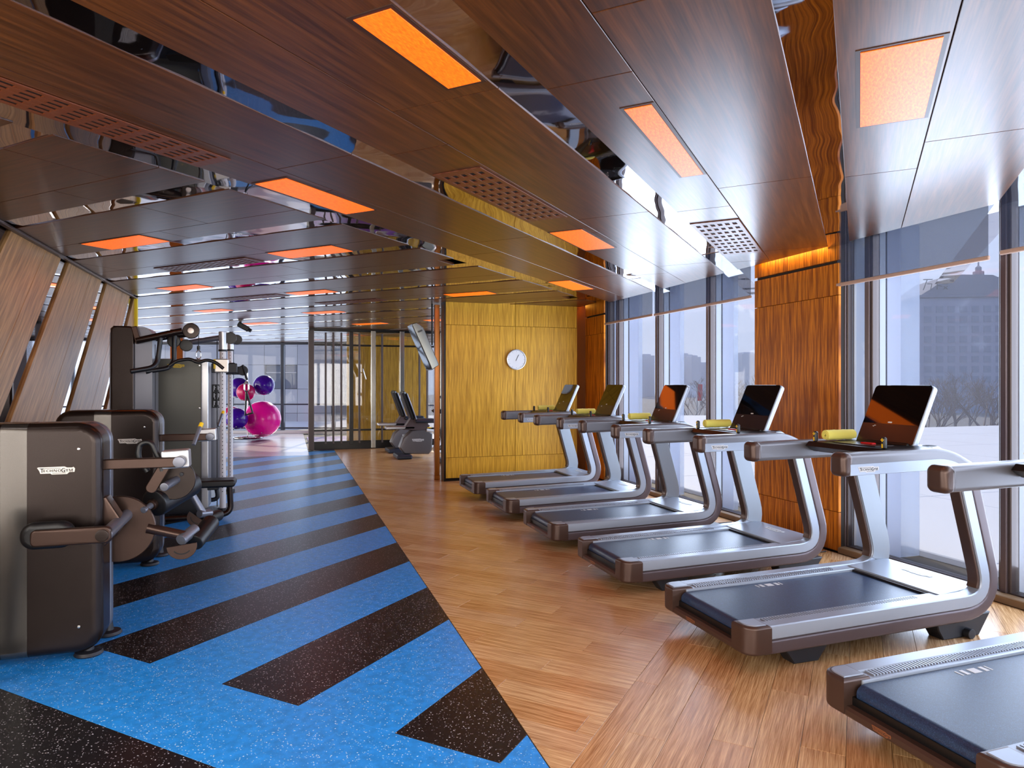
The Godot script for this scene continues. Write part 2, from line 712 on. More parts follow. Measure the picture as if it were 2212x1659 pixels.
	std("haze_tinted_wall", Color(0.50, 0.53, 0.64), 0.8)  # haze partly painted into the tower colours as a bluish grey
	std("haze_tinted_window", Color(0.38, 0.43, 0.55), 0.3)
	std("haze_tinted_roof", Color(0.36, 0.38, 0.47), 0.8)
	std("haze_tinted_block", Color(0.76, 0.78, 0.83), 0.9)  # pale haze worked into the colour of the skyline blocks
	std("bark", Color(0.50, 0.46, 0.45), 0.9)
	std("ground_far", Color(0.42, 0.41, 0.40), 0.9)
	std("flag_red", Color(0.78, 0.10, 0.10), 0.7)


# ---------------------------------------------------------------- the room

# a strip of the plan: direction (1, 1) when fam = 1, (1, -1) when fam = -1.
# a = D - X (fam 1) or X + D (fam -1) across it, t = the other one along it
func strip_poly(fam: int, a0: float, a1: float, t0: float, t1: float) -> PackedVector2Array:
	var out := PackedVector2Array()
	for q in [[a0, t0], [a1, t0], [a1, t1], [a0, t1]]:
		var a: float = q[0]
		var t: float = q[1]
		out.append(Vector2((t - a) * 0.5, (t + a) * 0.5) if fam == 1 else Vector2((a - t) * 0.5, (a + t) * 0.5))
	return out


func strip_dir(fam: int) -> Vector3:
	return Vector3(R2, 0, -R2) if fam == 1 else Vector3(-R2, 0, -R2)


func strip_across(fam: int) -> Vector3:
	return Vector3(-R2, 0, -R2) if fam == 1 else Vector3(R2, 0, -R2)


func shrink(p: PackedVector2Array, d: float) -> PackedVector2Array:
	var r := Geometry2D.offset_polygon(p, -d, Geometry2D.JOIN_MITER)
	return r[0] if r.size() else PackedVector2Array()


func build_shell() -> void:
	var floor_root := setting("floor", "wood-look plank floor beside a striped blue and black rubber floor")
	var sub := MB.new()
	sub.box(W(-0.4, -0.10, 10.75), Vector3(12.4, 0.16, 29.5))
	part("subfloor", sub, mats.gap_black, floor_root)
	# planks: one field runs (1, -1), the near corner beyond the mitre runs (1, 1)
	var wood := rect(1.035, -3.95, 4.93, 17.2)
	var planks := []
	for fam: int in [-1, 1]:
		var wdt := 0.18 * 1.41421
		var a0 := -4.0
		var row := 0
		while a0 < 22.5:
			var t0 := -6.0 + fmod(row * 0.77, 1.7)
			while t0 < 17.0:
				var t1 := t0 + 1.7
				var p := strip_poly(fam, a0, a0 + wdt, t0, t1)
				for piece in clip(p, wood):
					for half in clip(piece, strip_poly(1, 1.52, 40.0, -60.0, 60.0) if fam == -1 else strip_poly(1, -40.0, 1.52, -60.0, 60.0)):
						var mid := Vector2.ZERO
						for q in half:
							mid += q
						mid /= half.size()
						planks.append([half, fam, mid.length() if mid.y > 1.0 else 50.0 + mid.length()])
				t0 = t1
			a0 += wdt
			row += 1
	planks.sort_custom(func(a, b): return a[2] < b[2])
	var rest := [MB.new(), MB.new()]
	var mine := RandomNumberGenerator.new()
	mine.seed = 5
	for i in planks.size():
		var fam: int = planks[i][1]
		var p := shrink(planks[i][0], 0.0009)
		if p.size() < 3:
			continue
		var single: bool = i < 300 and planks[i][2] < 50.0
		var mb: MB = MB.new() if single else rest[0 if fam == -1 else 1]
		mb.at(PLAN)
		mb.prism(p, -0.02, 0.0, 0.0008)
		if single:
			mb.uvx = strip_dir(fam)
			mb.uvy = strip_across(fam)
			mb.uvo = Vector2(mine.randf() * 5.0, mine.randf() * 5.0)
			part("plank", mb, mats["plank_%d" % (mine.randi() % 4)], floor_root, 0.0)
	for k in 2:
		rest[k].uvx = strip_dir(-1 if k == 0 else 1)
		rest[k].uvy = strip_across(-1 if k == 0 else 1)
		var o := part("plank_field", rest[k], mats.plank_0, floor_root, 0.0)
		o.set_meta("kind", "stuff")
	# rubber: black under X + D = 2.8, a blue band to 3.6, then black and blue stripes along (1, 1)
	var rub := PackedVector2Array([Vector2(-2.28, -3.95), Vector2(1.03, -3.95), Vector2(1.03, 16.9), Vector2(0.42, 16.9), Vector2(0.42, 16.0), Vector2(-5.9, 16.4), Vector2(-5.9, 12.0), Vector2(-2.28, 12.0)])
	for piece in clip(strip_poly(-1, -9.0, 2.80, -60.0, 60.0), rub):
		part("rubber_field", MB.new().at(PLAN).prism(shrink(piece, 0.0006), -0.02, 0.0, 0.0008), mats.rubber_black, floor_root, 0.0)
	for piece in clip(strip_poly(-1, 2.80, 3.60, -60.0, 60.0), rub):
		part("rubber_band", MB.new().at(PLAN).prism(shrink(piece, 0.0006), -0.02, 0.0, 0.0008), mats.rubber_blue, floor_root, 0.0)
	var beyond := strip_poly(-1, 3.60, 60.0, -60.0, 60.0)
	for k in range(-2, 14):
		var b0 := 1.91 + 1.605 * k
		for w in 2:
			var st := strip_poly(1, b0 if w == 0 else b0 + 0.775, b0 + 0.775 if w == 0 else b0 + 1.605, -60.0, 60.0)
			for piece in clip(st, rub):
				for q in clip(piece, beyond):
					var sh := shrink(q, 0.0006)
					if sh.size() > 2:
						part("rubber_stripe", MB.new().at(PLAN).prism(sh, -0.02, 0.0, 0.0008), mats.rubber_black if w == 0 else mats.rubber_blue, floor_root, 0.0)
	var pale := PackedVector2Array([Vector2(-6.0, 16.4), Vector2(0.42, 16.0), Vector2(0.42, 23.3), Vector2(-6.0, 25.3)])
	part("pale_field", MB.new().at(PLAN).prism(pale, -0.02, 0.0), mats.pale_floor, floor_root, 0.0)
	part("rubber_field", MB.new().at(PLAN).prism(PackedVector2Array([Vector2(-5.5, 20.6), Vector2(-0.9, 19.9), Vector2(-0.55, 20.6), Vector2(-1.1, 21.6), Vector2(-5.5, 22.8)]), 0.0, 0.003), mats.rubber_dark, floor_root, 0.0)
	part("purple_field", MB.new().at(PLAN).prism(rect(0.5, 17.36, 4.95, 21.5), -0.02, 0.0), mats.purple_floor, floor_root, 0.0)

	# left wall: boards at 45 degrees between mirror strips that fold down from the ceiling
	var wl := setting("wall_left", "leaning oak veneer boards with mirror strips between them")
	var lay := Transform3D(Basis(Vector3(0, 0, -1), Vector3(0, 1, 0), Vector3(1, 0, 0)), Vector3(-2.30, 0, 0))
	part("backing", MB.new().box(W(-2.44, 1.5, 7.74), Vector3(0.20, 3.0, 8.46)), mats.slab, wl)
	var face := rect(3.52, 0.0, 11.95, CEIL_L)
	for k in range(-4, 8):
		var c := 4.44 - 0.65 + 1.64 * k
		var slant := func(b0: float, b1: float) -> PackedVector2Array:
			return PackedVector2Array([Vector2(b0 - 1.0, -1.0), Vector2(b1 - 1.0, -1.0), Vector2(b1 + 4.0, 4.0), Vector2(b0 + 4.0, 4.0)])
		for piece in clip(slant.call(c, c + 0.27), face):
			part("mirror_strip", MB.new().at(lay).prism(piece, -0.03, -0.022), mats.mirror, wl, 0.0)
		for bb in [[c + 0.27, c + 1.16], [c + 1.16, c + 1.64]]:
			for piece in clip(slant.call(bb[0], bb[1]), face):
				var sh := shrink(piece, 0.0022)
				if sh.size() > 2:
					var mb := MB.new().at(lay)
					mb.prism(sh, -0.03, 0.0, 0.002)
					mb.uvx = Vector3(0, R2, -R2)
					mb.uvy = Vector3(0, R2, R2)
					mb.uvo = Vector2(k * 1.37, bb[0])
					part("board", mb, mats.oak_veneer, wl, 0.0)
	part("top_trim", MB.new().box(W(-2.275, CEIL_L - 0.012, 7.73), Vector3(0.05, 0.024, 8.4), 0.004), mats.light_rim, wl)
	var tr := put("trim_1", MB.new().box(W(-2.29, 1.475, 11.985), Vector3(0.06, 2.95, 0.06), 0.006).commit(), mats.yellow_lacquer, self)
	tag(tr, "yellow lacquered strip at the end of the board wall", "", "", "structure")
	var wf := setting("wall_far_left", "dark wall around the far bay")
	part("spandrel", MB.new().box(W(-6.08, 0.15, 18.7), Vector3(0.16, 0.3, 13.6)), mats.slab, wf)
	part("lintel", MB.new().box(W(-6.08, 2.95, 18.7), Vector3(0.16, 0.2, 13.6)), mats.slab, wf)
	var w5 := setting("window_5", "unseen side glazing added to light the far bay")  # made-up window, out of view, to brighten the far end
	part("pane", MB.new().box(W(-6.08, 1.57, 18.7), Vector3(0.012, 2.54, 13.5)), mats.glass, w5)
	for k in 8:
		part("mullion", MB.new().box(W(-6.08, 1.57, 12.1 + k * 1.88), Vector3(0.14, 2.54, 0.1)), mats.frame_blue_grey, w5)
	part("panel", MB.new().box(W(-4.3, 1.5, 12.02), Vector3(3.6, 3.0, 0.12)), mats.slab, wf)
	for q in [[-4.9, 21.0], [-3.2, 22.6]]:
		part("pilaster", MB.new().box(W(q[0], 1.5, q[1]), Vector3(0.34, 3.0, 0.34), 0.01), mats.amber_veneer, wf)
	# golden veneer wall across the room; panels in two columns with two cross joints
	var we := setting("wall_end", "golden veneer wall panels behind the row of treadmills")
	part("core", MB.new().box(W(3.605, 1.5, 11.13), Vector3(2.34, 3.0, 0.2)), mats.slab, we)
	part("edge_trim", MB.new().box(W(2.425, 1.48, 11.12), Vector3(0.03, 2.96, 0.24), 0.004), mats.frame_dark, we)
	for cx in [[2.442, 3.640], [3.646, 4.78]]:
		for hy in [[0.05, 0.385], [0.389, 2.575], [2.579, 2.965]]:
			var mb := MB.new()
			mb.box(W((cx[0] + cx[1]) * 0.5, (hy[0] + hy[1]) * 0.5, 11.015), Vector3(cx[1] - cx[0], hy[1] - hy[0], 0.03), 0.0025)
			mb.uvx = Vector3(0, 1, 0)
			mb.uvy = Vector3(1, 0, 0)
			mb.uvo = Vector2(hy[0] * 3.1, cx[0] * 2.3)
			part("veneer_panel", mb, mats.golden_veneer, we)
	part("plinth", MB.new().box(W(3.605, 0.025, 11.03), Vector3(2.32, 0.05, 0.03)), mats.frame_dark, we)
	part("return_panel", MB.new().box(W(5.05, 1.5, 11.3), Vector3(0.60, 3.0, 0.04)), mats.amber_veneer, we)
	# unseen back of the room; its windows are added to let light in
	var wb := setting("wall_back", "wall behind the camera with a wide added window")
	part("spandrel", MB.new().box(W(1.35, 0.2, -4.1), Vector3(7.6, 0.4, 0.2)), mats.oak_veneer, wb)
	part("lintel", MB.new().box(W(1.35, 2.9, -4.1), Vector3(7.6, 0.3, 0.2)), mats.oak_veneer, wb)
	for x in [-2.3, -0.4, 1.5, 3.4, 5.0]:
		part("pier", MB.new().box(W(x, 1.6, -4.1), Vector3(0.14, 2.4, 0.2)), mats.frame_bronze, wb)
	var wd := setting("window_8", "unseen pane added behind the camera to light the room")
	part("pane", MB.new().box(W(1.35, 1.57, -4.1), Vector3(7.3, 2.36, 0.012)), mats.glass, wd)
	var wn := setting("window_9", "unseen side window added beside the camera to light the room")  # added out of view to carry light from the left
	part("sill", MB.new().box(W(-2.4, 0.2, -0.25), Vector3(0.2, 0.4, 7.5)), mats.oak_veneer, wn)
	part("head", MB.new().box(W(-2.4, 2.9, -0.25), Vector3(0.2, 0.3, 7.5)), mats.oak_veneer, wn)
	part("pane", MB.new().box(W(-2.4, 1.57, -0.25), Vector3(0.012, 2.36, 7.46)), mats.glass, wn)
	for d in [-4.0, -2.1, -0.2, 1.7, 3.45]:
		part("mullion", MB.new().box(W(-2.4, 1.57, d), Vector3(0.14, 2.36, 0.08)), mats.frame_bronze, wn)


# ---------------------------------------------------------------- ceiling

# a mirror sheet over part of the plan, gently buckled
func mirror_sheet(fam: int, a0: float, a1: float, t0: float, t1: float, y: float, sd: int) -> MB:
	var mb := MB.new()
	var n := FastNoiseLite.new()
	n.seed = sd
	n.noise_type = FastNoiseLite.TYPE_SIMPLEX_SMOOTH
	n.frequency = 1.5
	n.fractal_octaves = 2
	n.fractal_gain = 0.35
	var na := maxi(2, int((a1 - a0) / 0.05))
	var nt := maxi(2, int((t1 - t0) / 0.06))
	var g := []
	for i in na + 1:
		var line := PackedVector3Array()
		for j in nt + 1:
			var a := lerpf(a0, a1, float(i) / na)
			var t := lerpf(t0, t1, float(j) / nt)
			var p := Vector2((t - a) * 0.5, (t + a) * 0.5) if fam == 1 else Vector2((a - t) * 0.5, (a + t) * 0.5)
			line.append(Vector3(p.x, y + n.get_noise_2d(p.x, p.y) * 0.0035, -p.y))
		g.append(line)
	for i in na:
		for j in nt:
			mb.fquad(g[i][j], g[i + 1][j], g[i + 1][j + 1], g[i][j + 1], Vector3.DOWN)
	return mb


func build_ceiling() -> void:
	var root := setting("ceiling", "dark veneer ceiling boards with mirror strips between them")
	var lid := MB.new()
	lid.at(PLAN).prism(PackedVector2Array([Vector2(-6.2, -4.2), Vector2(5.2, -4.2), Vector2(5.2, 22.0), Vector2(-6.2, 25.6)]), 3.05, 3.21)
	part("slab", lid, mats.slab, root)
	var nums := RandomNumberGenerator.new()
	nums.seed = 3
	# towards the windows
	var right := PackedVector2Array([Vector2(-2.28, -3.98), Vector2(4.85, -3.98), Vector2(4.85, 9.85), Vector2(-2.28, 2.72)])
	for k in range(-6, 4):
		var c := 0.116 + 1.628 * k
		var lo := maxf(-6.2, -8.1 - c)
		part("mirror_strip", mirror_sheet(1, c - 0.02, c + (0.27 if k < 3 else 0.55), -4.58 if k == 3 else -6.3, 14.8, CEIL_R + 0.006 if k < 3 else CEIL_R + 0.055, 40 + k), mats.mirror, root)
		if k == 3:
			continue
		for bb in [[c + 0.255, c + 1.07, 0], [c + 1.07, c + 1.628, 1]]:
			var t := -7.0 + (0.7 if bb[2] else 0.0) + k * 0.55
			while t < 15.0:
				for piece in clip(strip_poly(1, bb[0], bb[1], t, t + 3.4), right):
					var sh := shrink(piece, 0.0022)
					if sh.size() > 2:
						var mb := MB.new().at(PLAN)
						mb.prism(sh, CEIL_R, CEIL_R + 0.03, 0.002)
						mb.uvx = strip_dir(1)
						mb.uvy = strip_across(1)
						mb.uvo = Vector2(nums.randf() * 4.0, nums.randf() * 4.0)
						part("board", mb, mats.ceiling_veneer if nums.randf() < 0.6 else mats.ceiling_veneer_b, root, 0.0)
				t += 3.4
	# over the strength area
	var left := PackedVector2Array([Vector2(-2.27, 3.24), Vector2(4.85, 10.36), Vector2(4.85, 22.0), Vector2(-6.0, 25.4), Vector2(-6.0, 12.0), Vector2(-2.27, 12.0)])
	for k in range(-3, 14):
		var c := 4.44 + 1.64 * k
		part("mirror_strip", mirror_sheet(-1, c - 0.02, c + 0.29, maxf(5.48, c - 9.6), minf(c + 4.6, 30.0) if c < 9.8 else minf(c + 12.0, 31.0), CEIL_L + 0.006, 60 + k), mats.mirror, root)
		for bb in [[c + 0.27, c + 1.16, 0], [c + 1.16, c + 1.64, 1]]:
			var t := 3.5 + (0.9 if bb[2] else 0.0) + (k % 3) * 0.7
			while t < 34.0:
				for piece in clip(strip_poly(-1, bb[0], bb[1], t, t + 3.4), left):
					var sh := shrink(piece, 0.0022)
					if sh.size() > 2:
						var mb := MB.new().at(PLAN)
						mb.prism(sh, CEIL_L, CEIL_L + 0.03, 0.002)
						mb.uvx = strip_dir(-1)
						mb.uvy = strip_across(-1)
						mb.uvo = Vector2(nums.randf() * 4.0, nums.randf() * 4.0)
						part("board", mb, mats.ceiling_veneer_b, root, 0.0)
				t += 3.4
	build_ceiling_fittings()


func plan_pt(fam: int, a: float, t: float) -> Vector2:
	return Vector2((t - a) * 0.5, (t + a) * 0.5) if fam == 1 else Vector2((a - t) * 0.5, (a + t) * 0.5)


func ceiling_light(fam: int, a0: float, a1: float, t0: float, t1: float, y: float, label: String) -> void:
	var mid := plan_pt(fam, (a0 + a1) * 0.5, (t0 + t1) * 0.5)
	var o := thing("ceiling_light", label, "ceiling light", W(mid.x, y, mid.y), 0.0, "orange ceiling lights")
	var inv := Transform3D(Basis(), -o.position)
	var outer := strip_poly(fam, a0, a1, t0, t1)
	part("frame", MB.new().at(inv * PLAN).prism(outer, y - 0.003, y - 0.0002), mats.light_rim, o, 0.0)
	var mb := MB.new().at(inv * PLAN)
	mb.prism(shrink(outer, 0.018), y - 0.006, y - 0.003, 0.001)
	mb.uvx = strip_dir(fam)
	mb.uvy = strip_across(fam)
	mb.uvo = Vector2(a0, t0)
	part("diffuser", mb, mats.orange_glow, o, 0.0)
	var l := AreaLight3D.new()
	l.name = "lamp"
	l.area_size = Vector2((a1 - a0) * R2, (t1 - t0) * R2)
	l.light_color = Color(1.0, 0.45, 0.12)
	l.light_energy = 0.16
	l.shadow_enabled = true
	l.area_range = 12.0
	o.add_child(l)
	l.position = Vector3(0, -0.02, 0)
	l.basis = Basis(strip_across(fam), strip_dir(fam), strip_across(fam).cross(strip_dir(fam)).normalized())
	if l.basis.z.y < 0.0:
		l.basis = Basis(-l.basis.x, l.basis.y, -l.basis.z)


func ceiling_vent(fam: int, a0: float, a1: float, t0: float, t1: float, y: float, na: int, nt: int, label: String, fill := 0.55) -> void:
	var mid := plan_pt(fam, (a0 + a1) * 0.5, (t0 + t1) * 0.5)
	var o := thing("ceiling_vent", label, "vent", W(mid.x, y, mid.y), 0.0, "slotted ceiling vents")
	var inv := Transform3D(Basis(), -o.position)
	part("backing", MB.new().at(inv * PLAN).prism(strip_poly(fam, a0 + 0.01, a1 - 0.01, t0 + 0.01, t1 - 0.01), y - 0.0015, y - 0.0003), mats.gap_black, o, 0.0)
	# bars left standing between the slots, long way and across
	var ea := (a1 - a0) * 0.05
	var et := (t1 - t0) * 0.03
	var pa := (a1 - a0 - 2 * ea) / na
	var pt := (t1 - t0 - 2 * et) / nt
	for i in na + 1:
		var m0 := a0 if i == 0 else a0 + ea + pa * i - pa * 0.22
		var m1 := a1 if i == na else a0 + ea + pa * i + pa * 0.22
		part("long_bar", MB.new().at(inv * PLAN).prism(strip_poly(fam, m0, m1, t0, t1), y - 0.008, y - 0.0015, 0.001), mats.vent_brown, o, 0.0)
	for j in nt + 1:
		var m0 := t0 if j == 0 else t0 + et + pt * j - pt * (1.0 - fill) * 0.5
		var m1 := t1 if j == nt else t0 + et + pt * j + pt * (1.0 - fill) * 0.5
		part("cross_bar", MB.new().at(inv * PLAN).prism(strip_poly(fam, a0 + 0.002, a1 - 0.002, m0, m1), y - 0.0076, y - 0.0015), mats.vent_brown, o, 0.0)


func build_ceiling_fittings() -> void:
	var s := 0.963   # measured at 2.95, hung at 2.90
	var y := CEIL_R
	ceiling_light(1, 2.09 * s, 2.385 * s, 2.78 * s, 3.76 * s, y, "large orange light panel at the top, beside a wavy mirror strip")
	ceiling_light(1, 1.235 * s, 1.48 * s, 4.55 * s, 6.33 * s, y, "narrow orange-red light panel in the shiny ceiling above the treadmills")
	ceiling_light(1, -0.44 * s, 0.02 * s, 4.38 * s, 5.70 * s, y, "pale orange light panel nearest the windows at the upper corner")
	ceiling_light(1, 4.70 * s, 5.15 * s, 4.66 * s, 6.0 * s, y, "orange light panel left of the slotted vent over the rubber floor")
	ceiling_light(1, 3.02 * s, 3.50 * s, 7.86 * s, 9.17 * s, y, "orange light panel beyond the round downlight, before the golden wall")
	ceiling_light(1, 4.72 * s, 5.20 * s, 11.65 * s, 12.95 * s, y, "amber light panel closest to the golden wall's top corner")
	var yl := CEIL_L
	ceiling_light(-1, 5.60, 6.08, 8.19, 9.46, yl, "orange light panel above the leaning board wall")
	ceiling_light(-1, 7.22, 7.72, 6.45, 7.70, yl, "orange light panel in the second board row over the machines")
	ceiling_light(-1, 8.89, 9.33, 11.30, 12.50, yl, "orange light panel above the tall dark machine tower")
	ceiling_light(-1, 10.56, 11.00, 9.60, 10.72, yl, "orange light panel in front of the glass partition header")
	ceiling_light(-1, 12.08, 12.50, 14.40, 15.50, yl, "small far orange light panel over the cable posts")
	ceiling_light(-1, 12.25, 12.72, 6.80, 7.90, yl, "thin orange light panel just in front of the golden wall")
	ceiling_light(-1, 13.70, 14.16, 12.1, 13.3, yl, "small far orange light panel before the exercise balls")
	ceiling_light(-1, 15.3, 15.8, 16.2, 17.4, yl, "far orange light panel over the exercise balls")
	ceiling_light(-1, 17.0, 17.45, 13.2, 14.4, yl, "far orange light panel close to the partition header")
	ceiling_light(-1, 16.9, 17.4, 10.4, 11.6, yl, "far orange light panel seen above the recumbent bikes")
	ceiling_vent(1, 4.75 * s, 5.16 * s, 1.9 * s, 4.08 * s, y, 5, 12, "long slotted vent at the upper left over the machines", 0.62)
	ceiling_vent(1, 2.96 * s, 3.46 * s, 5.21 * s, 7.21 * s, y, 5, 11, "slotted vent beside the round downlight", 0.5)
	ceiling_vent(1, 1.24 * s, 1.80 * s, 8.2 * s, 10.4 * s, y, 6, 9, "slotted vent closest to the windows, bright with reflected window light", 0.5)
	ceiling_vent(-1, 7.34, 7.74, 8.25, 10.35, yl, 5, 14, "slotted vent over the tall machine tower", 0.55)
	ceiling_vent(-1, 10.62, 11.02, 11.0, 13.0, yl, 5, 12, "far slotted vent over the cable posts", 0.55)
	ceiling_vent(-1, 12.2, 12.62, 9.6, 11.4, yl, 5, 12, "far slotted vent over the tilted television", 0.55)
	# round downlight set in the mirror strip
	var dl := thing("downlight", "small round white downlight in the mirror strip", "downlight", W(1.75, 2.94, 5.30))
	part("trim_ring", MB.new().lathe([Vector2(0.052, 0.0), Vector2(0.068, -0.004), Vector2(0.066, -0.012), Vector2(0.052, -0.010), Vector2(0.052, 0.0)], 28), mats.white_paint, dl)
	part("lens", MB.new().lathe([Vector2(0.0, -0.006), Vector2(0.052, -0.006), Vector2(0.052, -0.002), Vector2(0.0, -0.002)], 24), mats.lamp_white, dl)
	var sp := SpotLight3D.new()
	sp.name = "lamp"
	sp.spot_angle = 55.0
	sp.light_energy = 2.0
	sp.light_size = 0.05
	sp.light_color = Color(1.0, 0.93, 0.82)
	sp.shadow_enabled = true
	sp.spot_range = 12.0
	dl.add_child(sp)
	sp.position = Vector3(0, -0.02, 0)
	sp.rotation.x = -PI / 2


# ---------------------------------------------------------------- window wall

func build_windows() -> void:
	# piers clad in amber veneer between the glazed bays
	var wr := setting("wall_right", "amber veneer piers on the window wall")
	for pr in [[5.175, 6.40], [10.24, 10.98]]:
		var d0: float = pr[0]
		var d1: float = pr[1]
		part("pier_core", MB.new().box(W(5.03, 1.5, (d0 + d1) * 0.5), Vector3(0.14, 3.0, d1 - d0 - 0.02)), mats.slab, wr)
		part("outer_cladding", MB.new().box(W(5.32, 1.5, (d0 + d1) * 0.5), Vector3(0.44, 3.1, d1 - d0 + 0.06), 0.01), mats.fin_white, wr)
		for hy in [[0.02, 0.385], [0.389, 2.44], [2.444, 2.745], [2.775, 3.04]]:
			var mb := MB.new()
			var out := 0.0 if hy[0] < 2.7 else 0.0
			mb.box(W(4.945 + out, (hy[0] + hy[1]) * 0.5, (d0 + d1) * 0.5), Vector3(0.03, hy[1] - hy[0], d1 - d0), 0.0025)
			mb.uvx = Vector3(0, 1, 0)
			mb.uvy = Vector3(0, 0, 1)
			mb.uvo = Vector2(hy[0] * 2.7, d0)
			part("veneer_panel", mb, mats.amber_veneer, wr)
	# cove strip hidden over the edge of the ceiling boards
	var cv := thing("cove_light", "warm cove light hidden above the ceiling edge at the wooden pier", "cove light", W(4.82, 2.95, 5.75))
	part("strip", MB.new().box(Vector3.ZERO, Vector3(0.03, 0.02, 1.1), 0.004), mats.cove_glow, cv)
	var al := AreaLight3D.new()
	al.name = "lamp"
	al.area_size = Vector2(1.1, 0.02)
	al.light_color = Color(1.0, 0.84, 0.45)
	al.light_energy = 0.25
	al.shadow_enabled = true
	cv.add_child(al)
	al.position = Vector3(0.02, 0.0, 0)
	al.rotation.y = -PI / 2
	var cv2 := thing("cove_light", "warm cove light hidden above the corner of the golden wall", "cove light", W(4.86, 3.03, 11.15))
	part("strip", MB.new().box(Vector3.ZERO, Vector3(0.05, 0.012, 0.04), 0.003), mats.cove_glow, cv2)
	var ol := OmniLight3D.new()
	ol.name = "lamp"
	ol.light_color = Color(1.0, 0.68, 0.25)
	ol.light_energy = 0.03
	ol.light_size = 0.03
	ol.shadow_enabled = true
	cv2.add_child(ol)
	ol.position = Vector3(0, -0.04, 0)
	# glazing: mullions every 1.25 m, glass fins outside them
	var edges := [-3.95, -2.60, -1.34, -0.08, 1.17, 2.42, 3.67, 4.92, 5.19]
	var edges2 := [6.42, 7.43, 8.69, 9.93, 10.24]
	var edges3 := [11.33, 12.42, 13.67, 14.92, 16.17, 17.2, 18.45, 19.7, 20.95]
	var n := 1
	for bay in [edges, edges2, edges3]:
		var root := setting("window_%d" % (n if n < 3 else 7), "tall glazing with bronze mullions and pale glass fins outside" if n == 1 else ["", "", "tall glazing between the wooden piers", "tall glazing behind the exercise bikes"][n])
		n += 1
		var lo: float = bay[0]
		var hi: float = bay[bay.size() - 1]
		part("sill", MB.new().box(W(4.975, 0.03, (lo + hi) * 0.5), Vector3(0.09, 0.06, hi - lo), 0.006), mats.sill_wood, root)
		part("bottom_rail", MB.new().box(W(5.07, 0.035, (lo + hi) * 0.5), Vector3(0.10, 0.07, hi - lo), 0.004), mats.frame_bronze, root)
		part("head_rail", MB.new().box(W(5.07, 3.02, (lo + hi) * 0.5), Vector3(0.10, 0.08, hi - lo), 0.004), mats.frame_bronze, root)
		for i in bay.size():
			var d: float = bay[i]
			var last: bool = i == bay.size() - 1 or (i == 0 and n == 3)
			var mw := 0.095 if not last else 0.06
			part("mullion", MB.new().box(W(5.07, 1.54, d), Vector3(0.09, 2.96, mw), 0.006), mats.frame_bronze, root)
			part("mullion_cap", MB.new().box(W(5.018, 1.54, d), Vector3(0.02, 2.96, mw * 0.5), 0.004), mats.taupe, root)
			var fg := 0.23 if absf(d - 4.92) < 0.1 else 0.07
			if not last:
				part("fin_bracket", MB.new().box(W(5.16, 1.54, d), Vector3(0.09, 3.1, 0.05), 0.004), mats.fin_white, root)
				part("fin_gasket", MB.new().box(W(5.215, 1.54, d), Vector3(0.02, 3.1, 0.04)), mats.frame_blue_grey, root)
				part("fin_blade", MB.new().box(W(5.31, 1.54, d), Vector3(0.17, 3.1, 0.03), 0.003), mats.fin_lavender, root)
				part("fin_glass", MB.new().box(W(5.395 + fg * 0.5, 1.54, d), Vector3(fg, 3.1, 0.02)), mats.fin_frosted, root)
			if i < bay.size() - 1:
				var e: float = bay[i + 1]
				if e - d > 0.4:
					part("pane", MB.new().box(W(5.075, 1.53, (d + e) * 0.5), Vector3(0.012, 2.92, e - d - 0.09)), mats.glass, root)
				else:
					part("pane", MB.new().box(W(5.075, 1.53, (d + e) * 0.5), Vector3(0.012, 2.92, e - d - 0.07)), mats.glass, root)
	# roller blinds
	var blinds := [[3.72, 5.21, 2.55, "roller blind beside the middle wooden pier, over the hazy tower"], [2.15, 3.64, 2.57, "roller blind cut off by the edge of the picture"], [6.47, 8.62, 2.595, "wide roller blind between the two wooden piers"], [8.66, 10.22, 2.60, "roller blind next to the golden wall's corner"]]
	for b in blinds:
		var d0: float = b[0]
		var d1: float = b[1]
		var o := thing("roller_blind", b[3], "roller blind", W(4.94, b[2], (d0 + d1) * 0.5), 0.0, "roller blinds")
		part("fabric", MB.new().box(Vector3(0, (3.02 - b[2]) * 0.5, 0), Vector3(0.003, 3.02 - b[2], d1 - d0 - 0.02)), mats.blind_mesh, o)
		part("bottom_bar", MB.new().box(Vector3(0, -0.012, 0), Vector3(0.022, 0.034, d1 - d0), 0.006), mats.blind_bar, o)
		part("roller", MB.new().rod(Vector3(0, 3.0 - b[2], -(d1 - d0) * 0.5 + 0.01), Vector3(0, 3.0 - b[2], (d1 - d0) * 0.5 - 0.01), 0.025, 12), mats.blind_mesh, o)


# ---------------------------------------------------------------- outside

func build_outside() -> void:
	var terrace := setting("terrace", "pale paved terrace outside the windows")
	part("bed", MB.new().box(W(18.0, -0.16, 6.0), Vector3(24.4, 0.1, 27.4)), mats.ground_far, terrace)
	for i in 8:
		for j in 9:
			part("paving_slab", MB.new().box(W(7.3 + i * 3.0, -0.07, -6.0 + j * 3.0), Vector3(2.985, 0.1, 2.985), 0.006), mats.paving, terrace, 0.0)
	part("kerb", MB.new().box(W(5.72, -0.04, 6.0), Vector3(0.14, 0.16, 27.0), 0.01), mats.paving, terrace)
	part("dark_strip", MB.new().box(W(5.35, -0.12, 6.0), Vector3(0.6, 0.1, 27.0)), mats.kerb_stone, terrace)
	var land := MB.new()
	land.box(W(60.0, -3.2, 90.0), Vector3(400.0, 0.2, 400.0))
	var gr := put("ground", land.commit(), mats.ground_far, self)
	tag(gr, "hazy ground far below the terrace", "", "", "structure")
	build_city()


